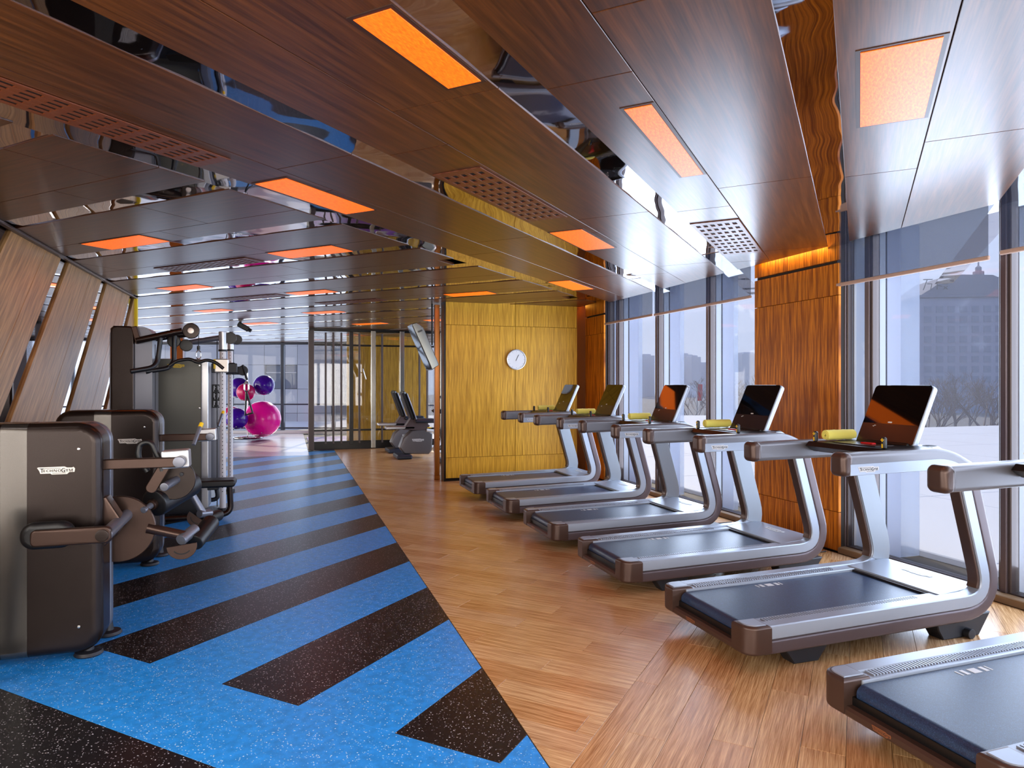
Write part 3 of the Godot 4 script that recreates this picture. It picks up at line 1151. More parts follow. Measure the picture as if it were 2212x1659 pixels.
func bare_tree(at: Vector3, high: float, sd: int, label: String) -> void:
	var o := thing("bare_tree", label, "tree", at, 0.0, "bare winter trees beyond the terrace")
	var r := RandomNumberGenerator.new()
	r.seed = sd
	var trunk := MB.new()
	trunk.tube([Vector3.ZERO, Vector3(r.randf_range(-0.1, 0.1), high * 0.25, 0), Vector3(r.randf_range(-0.2, 0.2), high * 0.45, r.randf_range(-0.2, 0.2))], high * 0.022, 7, high * 0.014)
	part("trunk", trunk, mats.bark, o)
	var tw := MB.new()
	branch(tw, r, Vector3(0, high * 0.25, 0), Vector3(0.5, 0.9, 0.1), high * 0.30, high * 0.011, 4)
	for k in 5:
		var a := TAU * k / 5 + r.randf()
		branch(tw, r, Vector3(0, high * (0.28 + 0.035 * k), 0), Vector3(cos(a) * 0.7, 0.9, sin(a) * 0.7), high * 0.32, high * 0.010, 4)
	part("branches", tw, mats.bark, o)


func branch(mb: MB, r: RandomNumberGenerator, p: Vector3, d: Vector3, l: float, w: float, depth: int) -> void:
	d = d.normalized()
	var q := p + d * l
	mb.tube([p, q], w, 4, w * 0.6)
	if depth == 0:
		return
	for k in 3:
		var e := d + Vector3(r.randf_range(-0.75, 0.75), r.randf_range(-0.25, 0.6), r.randf_range(-0.75, 0.75))
		branch(mb, r, p + d * l * r.randf_range(0.5, 1.0), e, l * r.randf_range(0.55, 0.75), maxf(w * 0.5, 0.008), depth - 1)


func build_city() -> void:
	var turn := deg_to_rad(-18.05)
	var g := -3.1
	# tower with mansard roof and lantern
	var c := cam_pt(75.6, 110.0)
	var o := thing("hotel_tower", "hazy tall hotel tower with mansard roof and small lantern", "building", W(c.x, g - 1.0, c.y), turn - 0.12)
	part("wall", MB.new().box(Vector3(0, 9.9, -6), Vector3(18.6, 19.8, 12.0)), mats.haze_tinted_wall, o)
	part("cornice", MB.new().box(Vector3(0, 19.9, -6), Vector3(19.4, 0.5, 12.8), 0.1), mats.haze_tinted_roof, o)
	part("roof", MB.new().prism(PackedVector2Array([Vector2(-9.3, 20.1), Vector2(9.3, 20.1), Vector2(9.3, 21.0), Vector2(6.2, 23.9), Vector2(3.2, 22.4), Vector2(1.6, 23.2), Vector2(-4.6, 23.4), Vector2(-7.6, 21.2)]), -12.0, 0.3), mats.haze_tinted_roof, o)
	part("lantern", MB.new().at(Transform3D(Basis(), Vector3(0.6, 23.2, -2.0))).lathe([Vector2(0.0, 0.0), Vector2(0.8, 0.0), Vector2(0.8, 0.9), Vector2(0.45, 1.0), Vector2(0.45, 1.6), Vector2(0.12, 1.9), Vector2(0.1, 2.6), Vector2(0, 2.6)], 12), mats.haze_tinted_roof, o)
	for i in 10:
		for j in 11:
			part("window", MB.new().box(Vector3(-8.1 + i * 1.8, 1.6 + j * 1.62, 0.02), Vector3(1.05, 1.05, 0.12)), mats.haze_tinted_window, o, 0.0)
	# roof sign: rods and strokes
	var sg := MB.new()
	for st in [[-9.0, 22.6, -7.6, 22.6], [-8.4, 22.6, -9.0, 20.9], [-8.4, 21.9, -7.7, 21.9], [-7.7, 21.9, -7.9, 20.9], [-6.9, 22.5, -6.9, 21.0], [-6.9, 22.5, -6.3, 22.2], [-6.9, 21.7, -6.2, 21.5], [-6.0, 22.6, -5.2, 22.0], [-6.1, 21.9, -5.2, 21.9], [-5.9, 21.5, -5.3, 21.0], [-5.3, 21.5, -5.9, 21.0]]:
		sg.tube([Vector3(st[0], st[1], 0.5), Vector3(st[2], st[3], 0.5)], 0.07, 5)
	part("roof_sign", sg, mats.print_black, o)
	# low blocks on the skyline
	var px := [[1362, 1392, 776], [1386, 1414, 768], [1436, 1470, 774], [1462, 1496, 766], [1494, 1514, 771], [1512, 1534, 786], [1556, 1580, 766], [1578, 1604, 773], [1603, 1640, 764], [1925, 1972, 700], [2160, 2230, 735]]
	var names := ["left of the first blind's mullion", "stepped above the second treadmill", "behind the third treadmill's screen", "over the third treadmill", "beside the red banner", "low and wide beside the mullion", "tallest left of the pier", "middle one left of the pier", "next to the amber pier", "slab behind the pale fin beside the tower", "cut off at the picture's edge"]
	for k in px.size():
		var b: Array = px[k]
		var z := 240.0 + 12.0 * (k % 4)
		if k >= 9:
			z = 140.0
		var x0: float = (b[0] - 1106.0) / 1475.0 * z
		var x1: float = (b[1] - 1106.0) / 1475.0 * z
		var top: float = 1.6 + (829.5 - b[2]) / 1475.0 * z
		var q := cam_pt((x0 + x1) * 0.5, z)
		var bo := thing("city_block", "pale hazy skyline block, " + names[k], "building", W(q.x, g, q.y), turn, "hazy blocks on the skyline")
		part("wall", MB.new().box(Vector3(0, (top - g) * 0.5, -6), Vector3(x1 - x0, top - g, 12.0)), mats.haze_tinted_block, bo)
		part("roof_edge", MB.new().box(Vector3(0, top - g + 0.2, -6), Vector3((x1 - x0) * 0.6, 0.9, 8.0)), mats.haze_tinted_block, bo)
	var where := ["closest to the pale fin below the hazy tower", "second from the pale fin below the hazy tower", "third from the pale fin below the hazy tower", "fourth from the pale fin below the hazy tower", "second from the thick mullion below the tower", "right against the thick mullion below the tower", "farthest from the pier in the bay left of it", "middle one in the bay left of the amber pier", "closest to the amber pier in the bay left of it", "beside the red banner"]
	for k in 10:
		var pxs := [2005.0, 2030.0, 2062.0, 2096.0, 2125.0, 2150.0, 1566.0, 1588.0, 1610.0, 1500.0]
		var z := 40.0 + 6.0 * (k % 4)
		var q := cam_pt((pxs[k] - 1106.0) / 1475.0 * z, z)
		bare_tree(W(q.x, g, q.y), 4.6 + 0.5 * (k % 3), 100 + k, "bare winter tree " + where[k])
	var fq := cam_pt((1512.0 - 1106.0) / 1475.0 * 48.0, 48.0)
	var fl := thing("red_banner", "small red banner on a pole beyond the terrace", "banner", W(fq.x, g, fq.y), turn)
	part("pole", MB.new().rod(Vector3(-0.2, 0, 0), Vector3(-0.2, 4.75, 0), 0.04, 8), mats.steel_light, fl)
	part("cloth", MB.new().box(Vector3(0, 4.1, 0), Vector3(0.34, 1.15, 0.03), 0.01), mats.flag_red, fl)
	var fog := FogVolume.new()
	fog.name = "winter_haze"
	fog.shape = RenderingServer.FOG_VOLUME_SHAPE_BOX
	fog.size = Vector3(330.0, 50.0, 330.0)
	fog.position = Vector3(30.0 + 165.0, 20.0, -120.0)
	var fm := FogMaterial.new()
	fm.density = 0.0022
	fm.albedo = Color(0.86, 0.91, 1.0)
	fog.material = fm
	add_child(fog)
	tag(fog, "pale winter haze over the city", "haze", "", "stuff")


# ---------------------------------------------------------------- lettering

var logo_plate: ArrayMesh
var logo_text: ArrayMesh


func text_into(mb: MB, txt: String, box: Rect2, z: float, f: Font) -> void:
	var tm := TextMesh.new()
	tm.text = txt
	tm.font = f
	tm.font_size = 48
	tm.pixel_size = 0.01
	tm.depth = 0.02
	tm.curve_step = 3.0
	var bb := tm.get_aabb()
	if bb.size.x <= 0.0:
		return
	var sx := box.size.x / bb.size.x
	var sy := box.size.y / bb.size.y
	mb.add_mesh(tm, Transform3D(Basis(Vector3(sx, 0, 0), Vector3(0, sy, 0), Vector3(0, 0, 0.12)), Vector3(box.position.x - bb.position.x * sx, box.position.y - bb.position.y * sy, z)))


# badge one unit wide: stepped plate with the maker's lettering
func make_logo() -> void:
	var k := 0.235
	var out := PackedVector2Array()
	for p in [[0.0, 0.90], [0.03, 0.97], [0.72, 1.0], [0.785, 0.86], [0.925, 0.84], [0.955, 0.93], [1.0, 0.70], [0.985, 0.26], [0.845, 0.24], [0.785, 0.0], [0.385, 0.0], [0.345, 0.14], [0.085, 0.14], [0.055, 0.52]]:
		out.append(Vector2(p[0], p[1] * k))
	logo_plate = MB.new().prism(out, 0.0, 0.012, 0.003).commit(0.0)
	var f := SystemFont.new()
	f.font_names = PackedStringArray(["Droid Sans"])
	f.font_weight = 700
	var t := MB.new()
	text_into(t, "T", Rect2(0.085, 0.28 * k, 0.085, 0.52 * k), 0.014, f)
	text_into(t, "ECHNO", Rect2(0.165, 0.32 * k, 0.465, 0.34 * k), 0.014, f)
	text_into(t, "G", Rect2(0.635, 0.24 * k, 0.105, 0.55 * k), 0.014, f)
	text_into(t, "YM", Rect2(0.745, 0.30 * k, 0.195, 0.38 * k), 0.014, f)
	t.box(Vector3(0.33, 0.80 * k, 0.0135), Vector3(0.58, 0.055 * k, 0.003))
	t.box(Vector3(0.58, 0.155 * k, 0.0135), Vector3(0.36, 0.055 * k, 0.003))
	logo_text = t.commit(0.0)


# width in metres; the frame's x runs along the words, y up, z out of the surface
func badge(parent: Node, at: Transform3D, width: float, plate: Material, ink: Material) -> void:
	if logo_plate == null:
		make_logo()
	var p := put("badge", logo_plate, plate, parent)
	p.transform = Transform3D(at.basis.scaled_local(Vector3(width, width, 0.1)), at.origin)
	var q := put("lettering", logo_text, ink, p)
	q.position = Vector3.ZERO


# ---------------------------------------------------------------- treadmills

func zprism(mb: MB, poly: PackedVector2Array, s: float, za: float, zb: float, bevel := 0.0, steps := 1) -> MB:
	mb.prism(poly, minf(s * za, s * zb), maxf(s * za, s * zb), bevel, steps)
	return mb


func make_treadmill() -> Node3D:
	var o := thing("treadmill", "treadmill", "treadmill", W(2.38, 0, 3.605), 0.0, "treadmills in a row along the windows")
	var path := fillet([Vector2(0.12, 0.182), Vector2(1.86, 0.214), Vector2(1.61, 1.085)], 0.26, 9)
	var up_path := path.slice(6)
	var arm := fillet([Vector2(0.70, 1.130), Vector2(1.47, 1.140), Vector2(1.665, 1.045)], 0.17, 7)
	for s: float in [1.0, -1.0]:
		part("side_frame", zprism(MB.new(), band(path, 0.0, 0.078), s, 0.375, 0.460, 0.006), mats.silver, o)
		part("lower_trim", zprism(MB.new(), band(path, -0.088, -0.001), s, 0.375, 0.454, 0.02, 3), mats.taupe, o)
		part("inner_plate", zprism(MB.new(), band(up_path, -0.082, 0.074), s, 0.370, 0.3765, 0.002), mats.plate_grey, o)
		part("inner_edge", zprism(MB.new(), band(up_path, 0.076, 0.098), s, 0.38, 0.452, 0.008, 2), mats.bronze_cap, o)
		# arm with its rounded end and the panel on its outer side
		part("arm", zprism(MB.new(), band(arm, -0.066, 0.066), s, 0.352, 0.456, 0.028, 4), mats.arm_grey, o)
		part("arm_cap", zprism(MB.new(), round_rect(0.085, 0.140, 0.036, 5, Vector2(0.690, 1.130)), s, 0.348, 0.461, 0.03, 4), mats.bronze_cap, o)
		part("arm_panel", zprism(MB.new(), band(arm.slice(0), -0.062, 0.004), s, 0.454, 0.4615, 0.002), mats.silver, o)
		# foot rail with its grip ridges
		part("foot_rail", zprism(MB.new(), PackedVector2Array([Vector2(0.10, 0.225), Vector2(1.50, 0.245), Vector2(1.50, 0.274), Vector2(0.10, 0.250)]), s, 0.302, 0.44, 0.004), mats.silver, o)
		var rg := MB.new()
		for k in 62:
			var x := 0.19 + k * 0.0185
			rg.box(Vector3(x, 0.2535 + (x - 0.1) * 0.0171, s * 0.368), Vector3(0.0085, 0.006, 0.088))
		var rn := part("grip_ridges", rg, mats.silver, o, 0.0)
		rn.set_meta("kind", "stuff")
		# rear corner cap
		var cap := PackedVector2Array([Vector2(0.0, 0.312)])
		for k in 9:
			var a := PI - PI * 0.5 * k / 8
			cap.append(Vector2(0.075, 0.389) + Vector2(cos(a), sin(a)) * 0.075)
		cap.append_array(PackedVector2Array([Vector2(0.155, 0.464), Vector2(0.155, 0.312)]))
		var lay := Transform3D(Basis(Vector3(1, 0, 0), Vector3(0, 0, s), Vector3(0, -s, 0)), Vector3.ZERO)
		part("rear_cap", MB.new().at(lay).prism(cap, -0.262 if s > 0.0 else 0.102, -0.102 if s > 0.0 else 0.262, 0.016, 3), mats.bronze_cap, o)
		part("rear_cap_top", MB.new().at(lay).prism(shrink(cap, 0.022), -0.2665 if s > 0.0 else 0.258, -0.258 if s > 0.0 else 0.2665, 0.003), mats.silver, o)
		part("rear_foot", zprism(MB.new(), PackedVector2Array([Vector2(0.36, 0.0), Vector2(0.53, 0.0), Vector2(0.62, 0.11), Vector2(0.28, 0.11)]), s, 0.30, 0.40, 0.006), mats.foot_dark, o)
		part("front_foot", zprism(MB.new(), PackedVector2Array([Vector2(1.50, 0.0), Vector2(1.80, 0.0), Vector2(1.90, 0.14), Vector2(1.44, 0.125), Vector2(1.46, 0.06)]), s, 0.28, 0.39, 0.006), mats.foot_dark, o)
		var wh := MB.new()
		wh.rod(Vector3(1.69, 0.031, s * 0.385), Vector3(1.69, 0.031, s * 0.43), 0.031, 20, 0.005)
		part("wheel", wh, mats.foot_dark, o)
	# rear bar, under the belt
	part("rear_bar", MB.new().box(Vector3(0.035, 0.122, 0), Vector3(0.06, 0.046, 0.66), 0.012), mats.bronze_cap, o)
	part("rear_panel", MB.new().box(Vector3(0.058, 0.145, 0), Vector3(0.02, 0.075, 0.63)), mats.black_plastic, o)
	badge(o, frame(Vector3(0.0035, 0.112, -0.16), Vector3(0, 0, 1), Vector3(0, 1, 0)), 0.10, mats.print_copper, mats.bronze_cap)
	var bl := PackedVector2Array()
	for k in 9:
		var a := PI * 0.5 + PI * k / 8
		bl.append(Vector2(0.095, 0.196) + Vector2(cos(a), sin(a)) * 0.042)
	bl.append_array(PackedVector2Array([Vector2(1.49, 0.18), Vector2(1.49, 0.256)]))
	part("belt", MB.new().prism(bl, -0.298, 0.298, 0.004), mats.belt, o)
	var marks := MB.new()
	for q in [[0.60, 0.008], [0.635, 0.022], [0.695, 0.05], [0.755, 0.022], [0.785, 0.008]]:
		marks.box(Vector3(q[0], 0.2385 + q[0] * 0.0117, -0.235), Vector3(q[1], 0.0014, 0.045))
	part("belt_marks", marks, mats.print_white, o, 0.0)
	part("belt_gap", MB.new().box(Vector3(1.478, 0.262, 0), Vector3(0.035, 0.016, 0.60), 0.003), mats.black_plastic, o)
	# motor cover
	part("motor_cover", MB.new().prism(PackedVector2Array([Vector2(1.49, 0.15), Vector2(1.80, 0.15), Vector2(1.87, 0.24), Vector2(1.86, 0.30), Vector2(1.80, 0.305), Vector2(1.49, 0.281)]), -0.376, 0.376, 0.012, 3), mats.silver, o)
	badge(o, frame(Vector3(1.70, 0.2985, -0.13), Vector3(0, 0, 1), Vector3(1, 0.075, 0)), 0.24, mats.print_white, mats.arm_grey)
	# console
	part("tray", MB.new().prism(PackedVector2Array([Vector2(1.09, 1.165), Vector2(1.12, 1.196), Vector2(1.46, 1.204), Vector2(1.50, 1.13), Vector2(1.16, 1.125)]), -0.35, 0.35, 0.008, 2), mats.black_plastic, o)
	part("tray_ledge", MB.new().box(Vector3(1.25, 1.2015, 0), Vector3(0.16, 0.004, 0.36), 0.001), mats.screen_lower, o)
	part("safety_key", MB.new().box(Vector3(1.27, 1.207, 0.03), Vector3(0.035, 0.012, 0.10), 0.004), mats.red_key, o)
	part("console_hood", MB.new().prism(PackedVector2Array([Vector2(1.44, 1.12), Vector2(1.64, 1.07), Vector2(1.62, 1.15), Vector2(1.52, 1.205), Vector2(1.44, 1.205)]), -0.35, 0.35, 0.012, 2), mats.silver, o)
	part("cup_holder", MB.new().at(Transform3D(Basis(), Vector3(1.50, 1.204, 0.29))).lathe([Vector2(0.0, 0.001), Vector2(0.036, 0.001), Vector2(0.040, 0.004), Vector2(0.044, 0.0), Vector2(0.0, -0.004)], 20), mats.black_plastic, o)
	for s: float in [1.0, -1.0]:
		var cl := part("paddle", MB.new().box(Vector3(1.13, 1.232, s * 0.29), Vector3(0.03, 0.075, 0.032), 0.009), mats.black_plastic, o)
		var pm := MB.new()
		pm.box(Vector3(1.1145, 1.252, s * 0.29), Vector3(0.001, 0.007, 0.022))
		pm.box(Vector3(1.1145, 1.252, s * 0.29), Vector3(0.001, 0.022, 0.007))
		pm.box(Vector3(1.1145, 1.216, s * 0.29), Vector3(0.001, 0.026, 0.010))
		put("marking", pm.commit(0.0), mats.print_yellow, cl)
	# screen, leaning away from the runner
	var fr := frame(Vector3(1.418, 1.19, 0), Vector3(0, 0, 1), Vector3(0.425, 0.905, 0))
	var sc := part("monitor", MB.new().at(fr).prism(round_rect(0.462, 0.450, 0.028, 5, Vector2(0, 0.222)), -0.052, -0.004, 0.014, 3), mats.silver, o)
	part("screen_glass", MB.new().at(fr).prism(round_rect(0.456, 0.444, 0.026, 5, Vector2(0, 0.222)), -0.005, 0.0, 0.002), mats.screen, sc)
	part("screen_lower", MB.new().at(fr).prism(round_rect(0.444, 0.140, 0.006, 2, Vector2(0, 0.084)), -0.001, 0.0008), mats.screen_lower, sc)
	part("screen_lip", MB.new().at(fr).box(Vector3(0, 0.012, 0.008), Vector3(0.42, 0.022, 0.022), 0.005), mats.black_plastic, sc)
	part("screen_button", MB.new().at(fr).prism(round_rect(0.034, 0.010, 0.0048, 4, Vector2(0.0, 0.166)), -0.001, 0.0012), mats.print_white, sc)
	var sw := MB.new().at(fr)
	sw.tube([Vector3(-0.13, 0.133, 0.001), Vector3(-0.121, 0.129, 0.001), Vector3(-0.116, 0.139, 0.001), Vector3(-0.104, 0.137, 0.001)], 0.0022, 6)
	part("screen_symbol", sw, mats.print_white, sc)
	badge(o, frame(Vector3(0.755, 1.083, 0.4612), Vector3(1, 0.012, 0), Vector3(-0.012, 1, 0)), 0.155, mats.print_white, mats.print_black)
	# power lead
	part("power_lead", MB.new().tube(fillet([Vector3(1.84, 0.12, -0.30), Vector3(2.0, 0.012, -0.34), Vector3(2.12, 0.012, -0.22), Vector3(2.28, 0.012, -0.16), Vector3(2.44, 0.02, -0.16)], 0.08), 0.006, 6), mats.black_plastic, o)
	return o


func build_treadmills() -> void:
	var labels := [
		"silver treadmill second from the picture's lower right corner, whole and in front of the glazing",
		"silver treadmill in front of the middle amber wooden pier",
		"silver treadmill third from the golden wall, screen mirroring an orange ceiling light",
		"silver treadmill second from the golden wall",
		"silver treadmill closest to the golden wall, under the clock",
		"nearest treadmill, cut off by the picture's lower right corner",
	]
	var first := make_treadmill()
	first.set_meta("label", labels[0])
	var spots := [3.605, 5.055, 6.505, 7.955, 9.405, 2.155]
	var tw := make_towel()
	for i in spots.size():
		var t := first
		if i > 0:
			t = first.duplicate()
			t.name = numbered("treadmill")
			add_child(t)
			t.position = W(2.38, 0, spots[i])
			t.set_meta("label", labels[i])
		if i < 5:
			var q := tw if i == 0 else tw.duplicate()
			if i > 0:
				q.name = numbered("towel")
				add_child(q)
			q.position = W(2.38 + 1.32, 1.241, spots[i] + 0.276)
			q.rotation.y = [0.06, -0.03, 0.02, 0.05, -0.02][i]
			q.set_meta("label", ["rolled yellow towel on the tray of the whole treadmill nearest the camera", "rolled yellow towel on the treadmill tray in front of the amber pier", "rolled yellow towel on the third treadmill from the golden wall", "rolled yellow towel on the second treadmill from the golden wall", "rolled yellow towel on the treadmill next to the golden wall"][i])


func make_towel() -> Node3D:
	var o := thing("towel", "towel", "towel", W(3.7, 1.237, 3.85), 0.0, "rolled yellow towels on the treadmill trays")
	# a spiral roll with a soft, uneven skin
	var sp := []
	for k in 61:
		var a := TAU * 2.6 * k / 60
		sp.append(Vector2(cos(a), sin(a)) * (0.008 + 0.027 * k / 60))
	var mb := MB.new()
	mb.at(Transform3D(Basis(Vector3(0, 0, -1), Vector3(0, 1, 0), Vector3(1, 0, 0)), Vector3.ZERO))
	mb.prism(band(sp, -0.0045, 0.0045), -0.13, 0.13, 0.003)
	part("roll", mb, mats.towel, o)
	var core := MB.new()
	var seg := 20
	for j in 12:
		for k in seg:
			var q := []
			for w in [[j, k], [j, k + 1], [j + 1, k + 1], [j + 1, k]]:
				var x: float = -0.128 + 0.256 * w[0] / 12.0
				var a: float = TAU * (int(w[1]) % seg) / seg
				var r: float = 0.0355 + 0.0018 * sin(a * 3.0 + x * 60.0) + 0.0012 * sin(x * 130.0 + a)
				if w[0] == 0 or w[0] == 12:
					r -= 0.006
				q.append(Vector3(x, sin(a) * r, cos(a) * r))
			core.quad(q[0], q[3], q[2], q[1])
	part("outer_wrap", core, mats.towel, o, 60.0)
	return o


# ---------------------------------------------------------------- strength machines

func build_machines() -> void:
	leg_machine(0.0, 0.0, true, "brown leg machine nearest the camera with a tall rounded weight tower")
	leg_machine(-0.045, 2.12, false, "brown leg machine with rounded weight tower behind the nearest machine")
	edge_handle()
	lat_machine()
	cable_trainer()


func leg_machine(dx: float, dd: float, lever: bool, label: String) -> void:
	var base := W(-1.44, 0, 4.62)
	var o := thing("leg_machine", label, "gym machine", base + W(dx, 0, dd), 0.0, "leg machines on the rubber floor")
	var T := Transform3D(Basis(), -base)
	# tower: front face towards -D
	var outline := round_rect(0.80, 1.335, 0.125, 8, Vector2(-1.44, 0.7075))
	var tower := part("weight_tower", MB.new().at(T).prism(outline, -4.76, -4.52, 0.05, 5), mats.machine_brown, o)
	part("rear_shell", MB.new().at(T).prism(round_rect(0.794, 1.329, 0.122, 8, Vector2(-1.44, 0.7075)), -4.83, -4.755, 0.02, 3), mats.machine_side, o)
	var side := Transform3D(Basis(Vector3(0, 0, 1), Vector3(0, 1, 0), Vector3(-1, 0, 0)), Vector3(-1.475, 0.7075, -4.64))
	part("silver_strip", MB.new().at(T * side).prism(round_rect(0.2425, 1.3375, 0.05, 6), -0.064, 0.064), mats.machine_silver, o)
	for x in [-1.155, -1.77]:
		part("screw", MB.new().at(T).rod(W(x, 1.225, 4.523), W(x, 1.225, 4.514), 0.008, 12, 0.002), mats.chrome, tower)
		part("screw", MB.new().at(T).rod(W(x, 0.20, 4.523), W(x, 0.20, 4.514), 0.008, 12, 0.002), mats.chrome, tower)
	badge(o, T * frame(W(-1.362, 1.083, 4.5195), Vector3(1, 0, 0), Vector3(0, 1, 0)), 0.188, mats.badge, mats.print_black)
	for q in [[-1.13, 4.62], [-1.75, 4.62], [-1.10, 4.95]]:
		var f := MB.new().at(T * Transform3D(Basis(), W(q[0], 0, q[1])))
		f.lathe([Vector2(0, 0), Vector2(0.072, 0), Vector2(0.078, 0.008), Vector2(0.07, 0.024), Vector2(0.03, 0.03), Vector2(0.022, 0.09), Vector2(0, 0.09)], 24)
		part("foot", f, mats.foot_dark, o)
	# arm across to the seat pivot
	var ub := part("support_arm", MB.new().at(T).box(W(-0.845, 1.120, 4.63), Vector3(0.42, 0.062, 0.04), 0.006), mats.lever_bronze, o)
	part("arm_knob", MB.new().at(T).rod(W(-0.640, 1.124, 4.61), W(-0.640, 1.124, 4.575), 0.035, 24, 0.006), mats.machine_side, ub)
	part("pivot_box", MB.new().at(T * Transform3D(Basis(Vector3.BACK, 0.05), W(-0.67, 1.135, 4.70))).prism(round_rect(0.155, 0.112, 0.012), -0.055, 0.055, 0.008, 2), mats.steel_light, o)
	if lever:
		part("cam_plate", MB.new().at(T).prism(disc(0.128, 36, Vector2(-0.705, 0.985)), -4.86, -4.84, 0.004), mats.machine_brown, o)
	if lever:
		part("cam_bolt", MB.new().at(T).rod(W(-0.66, 1.02, 4.84), W(-0.66, 1.02, 4.825), 0.012, 12, 0.003), mats.foot_dark, o)
	# grip loop and range lever
	if lever:
		part("grip_loop", MB.new().at(T).tube(fillet([W(-0.83, 1.06, 4.70), W(-0.888, 1.15, 4.70), W(-0.875, 1.235, 4.70), W(-0.815, 1.245, 4.70), W(-0.765, 1.13, 4.70), W(-0.752, 1.06, 4.70)], 0.05), 0.017, 10), mats.rubber_pad, o)
	if lever:
		part("range_lever", MB.new().at(T * Transform3D(Basis(Vector3.BACK, -0.5), W(-0.775, 1.02, 4.70))).prism(round_rect(0.066, 0.20, 0.03), -0.014, 0.014, 0.004), mats.lever_bronze, o)
	if lever:
		part("lever_pivot", MB.new().at(T).rod(W(-0.735, 0.965, 4.66), W(-0.69, 0.985, 4.86), 0.026, 16, 0.004), mats.machine_side, o)
	part("gas_spring", MB.new().at(T).tube([W(-0.60, 1.20, 4.92), W(-0.57, 1.31, 5.0)], 0.013, 8), mats.machine_side, o)
	part("spring_tip", MB.new().at(T).tube([W(-0.57, 1.31, 5.0), W(-0.562, 1.335, 5.02)], 0.014, 8), mats.print_yellow, o)
	# turning disc with leg rollers
	if lever:
		part("turning_disc", MB.new().at(T).prism(disc(0.205, 48, Vector2(-1.005, 0.70)), -4.80, -4.78, 0.005), mats.lever_bronze, o)
		part("disc_back_plate", MB.new().at(T).prism(disc(0.19, 40, Vector2(-1.02, 0.69)), -4.86, -4.82, 0.01), mats.machine_brown, o)  # smaller brown plate just behind the turning disc
		part("disc_bolt", MB.new().at(T).rod(W(-0.963, 0.80, 4.785), W(-0.963, 0.80, 4.765), 0.011, 14, 0.003), mats.badge, o)
		part("disc_axle", MB.new().at(T).rod(W(-0.985, 0.752, 4.36), W(-0.965, 0.785, 4.79), 0.036, 20, 0.005), mats.machine_side, o)
		part("pivot_bracket", MB.new().at(T).prism(PackedVector2Array([Vector2(-1.06, 0.62), Vector2(-0.98, 0.70), Vector2(-0.94, 0.77), Vector2(-1.03, 0.93), Vector2(-1.06, 0.93)]), -4.70, -4.58, 0.012, 2), mats.lever_bronze, o)
		var pad := part("shin_pad", MB.new().at(T).prism(round_rect(0.262, 0.150, 0.070, 7, Vector2(-1.277, 0.760)), -4.455, -4.375, 0.03, 4), mats.rubber_pad, o)
		part("lever_bar", MB.new().at(T).prism(round_rect(0.392, 0.094, 0.030, 6, Vector2(-1.150, 0.754)), -4.385, -4.345, 0.010, 3), mats.lever_bronze, o)
		part("lever_cap", MB.new().at(T).rod(W(-0.998, 0.752, 4.35), W(-0.998, 0.752, 4.336), 0.034, 24, 0.004), mats.machine_brown, o)
		part("pad_backing", MB.new().at(T).prism(round_rect(0.20, 0.08, 0.03, 5, Vector2(-1.25, 0.755)), -4.40, -4.37), mats.foot_dark, pad)
	# the second machine's leg arm hangs lower
	var sh := T if lever else T * Transform3D(Basis(), W(-0.823, 0.60, 4.79)) * Transform3D(Basis(Vector3.BACK, -0.79), Vector3.ZERO) * Transform3D(Basis(), -W(-0.85, 0.695, 4.79))
	if not lever:
		part("pivot_axle", MB.new().at(T).rod(W(-1.06, 0.60, 4.77), W(-0.80, 0.60, 4.79), 0.034, 18, 0.005), mats.machine_side, o)
	if lever:
		part("thigh_roller", MB.new().at(sh).rod(W(-0.825, 0.835, 4.86), W(-0.645, 0.925, 5.16), 0.092, 28, 0.016), mats.rubber_pad, o)
	if lever:
		part("roller_collar", MB.new().at(sh).rod(W(-0.837, 0.828, 4.835), W(-0.822, 0.836, 4.866), 0.034, 20, 0.004), mats.lever_bronze, o)
	if lever:
		part("roller_spindle", MB.new().at(sh).rod(W(-0.87, 0.81, 4.77), W(-0.83, 0.832, 4.85), 0.020, 14, 0.003), mats.machine_side, o)
	part("leg_arm", MB.new().at(sh).tube([W(-0.85, 0.695, 4.79), W(-0.635, 0.630, 4.80)], 0.032, 16), mats.machine_side if not lever else mats.lever_bronze, o)
	part("leg_joint", MB.new().at(sh).rod(W(-0.655, 0.610, 4.76), W(-0.585, 0.655, 4.88), 0.036, 18, 0.006), mats.machine_side, o)
	part("ankle_roller", MB.new().at(sh).rod(W(-0.585, 0.575, 4.82), W(-0.505, 0.660, 5.06), 0.056, 24, 0.012), mats.rubber_pad, o)
	var arc := PackedVector2Array()
	for k in 19:
		var a := PI + PI * 1.08 * k / 18
		arc.append(Vector2(-0.645, 0.575) + Vector2(cos(a) * 0.088, sin(a) * 0.082))
	part("guide_plate", MB.new().at(sh).prism(arc, -4.745, -4.737, 0.002), mats.lever_bronze, o)
	var slot := []
	for k in 9:
		var a := PI * 1.2 + PI * 0.6 * k / 8
		slot.append(Vector2(-0.645, 0.578) + Vector2(cos(a) * 0.056, sin(a) * 0.050))
	part("guide_slot", MB.new().at(sh).prism(band(slot, -0.004, 0.004), -4.737, -4.7355), mats.gap_black, o)


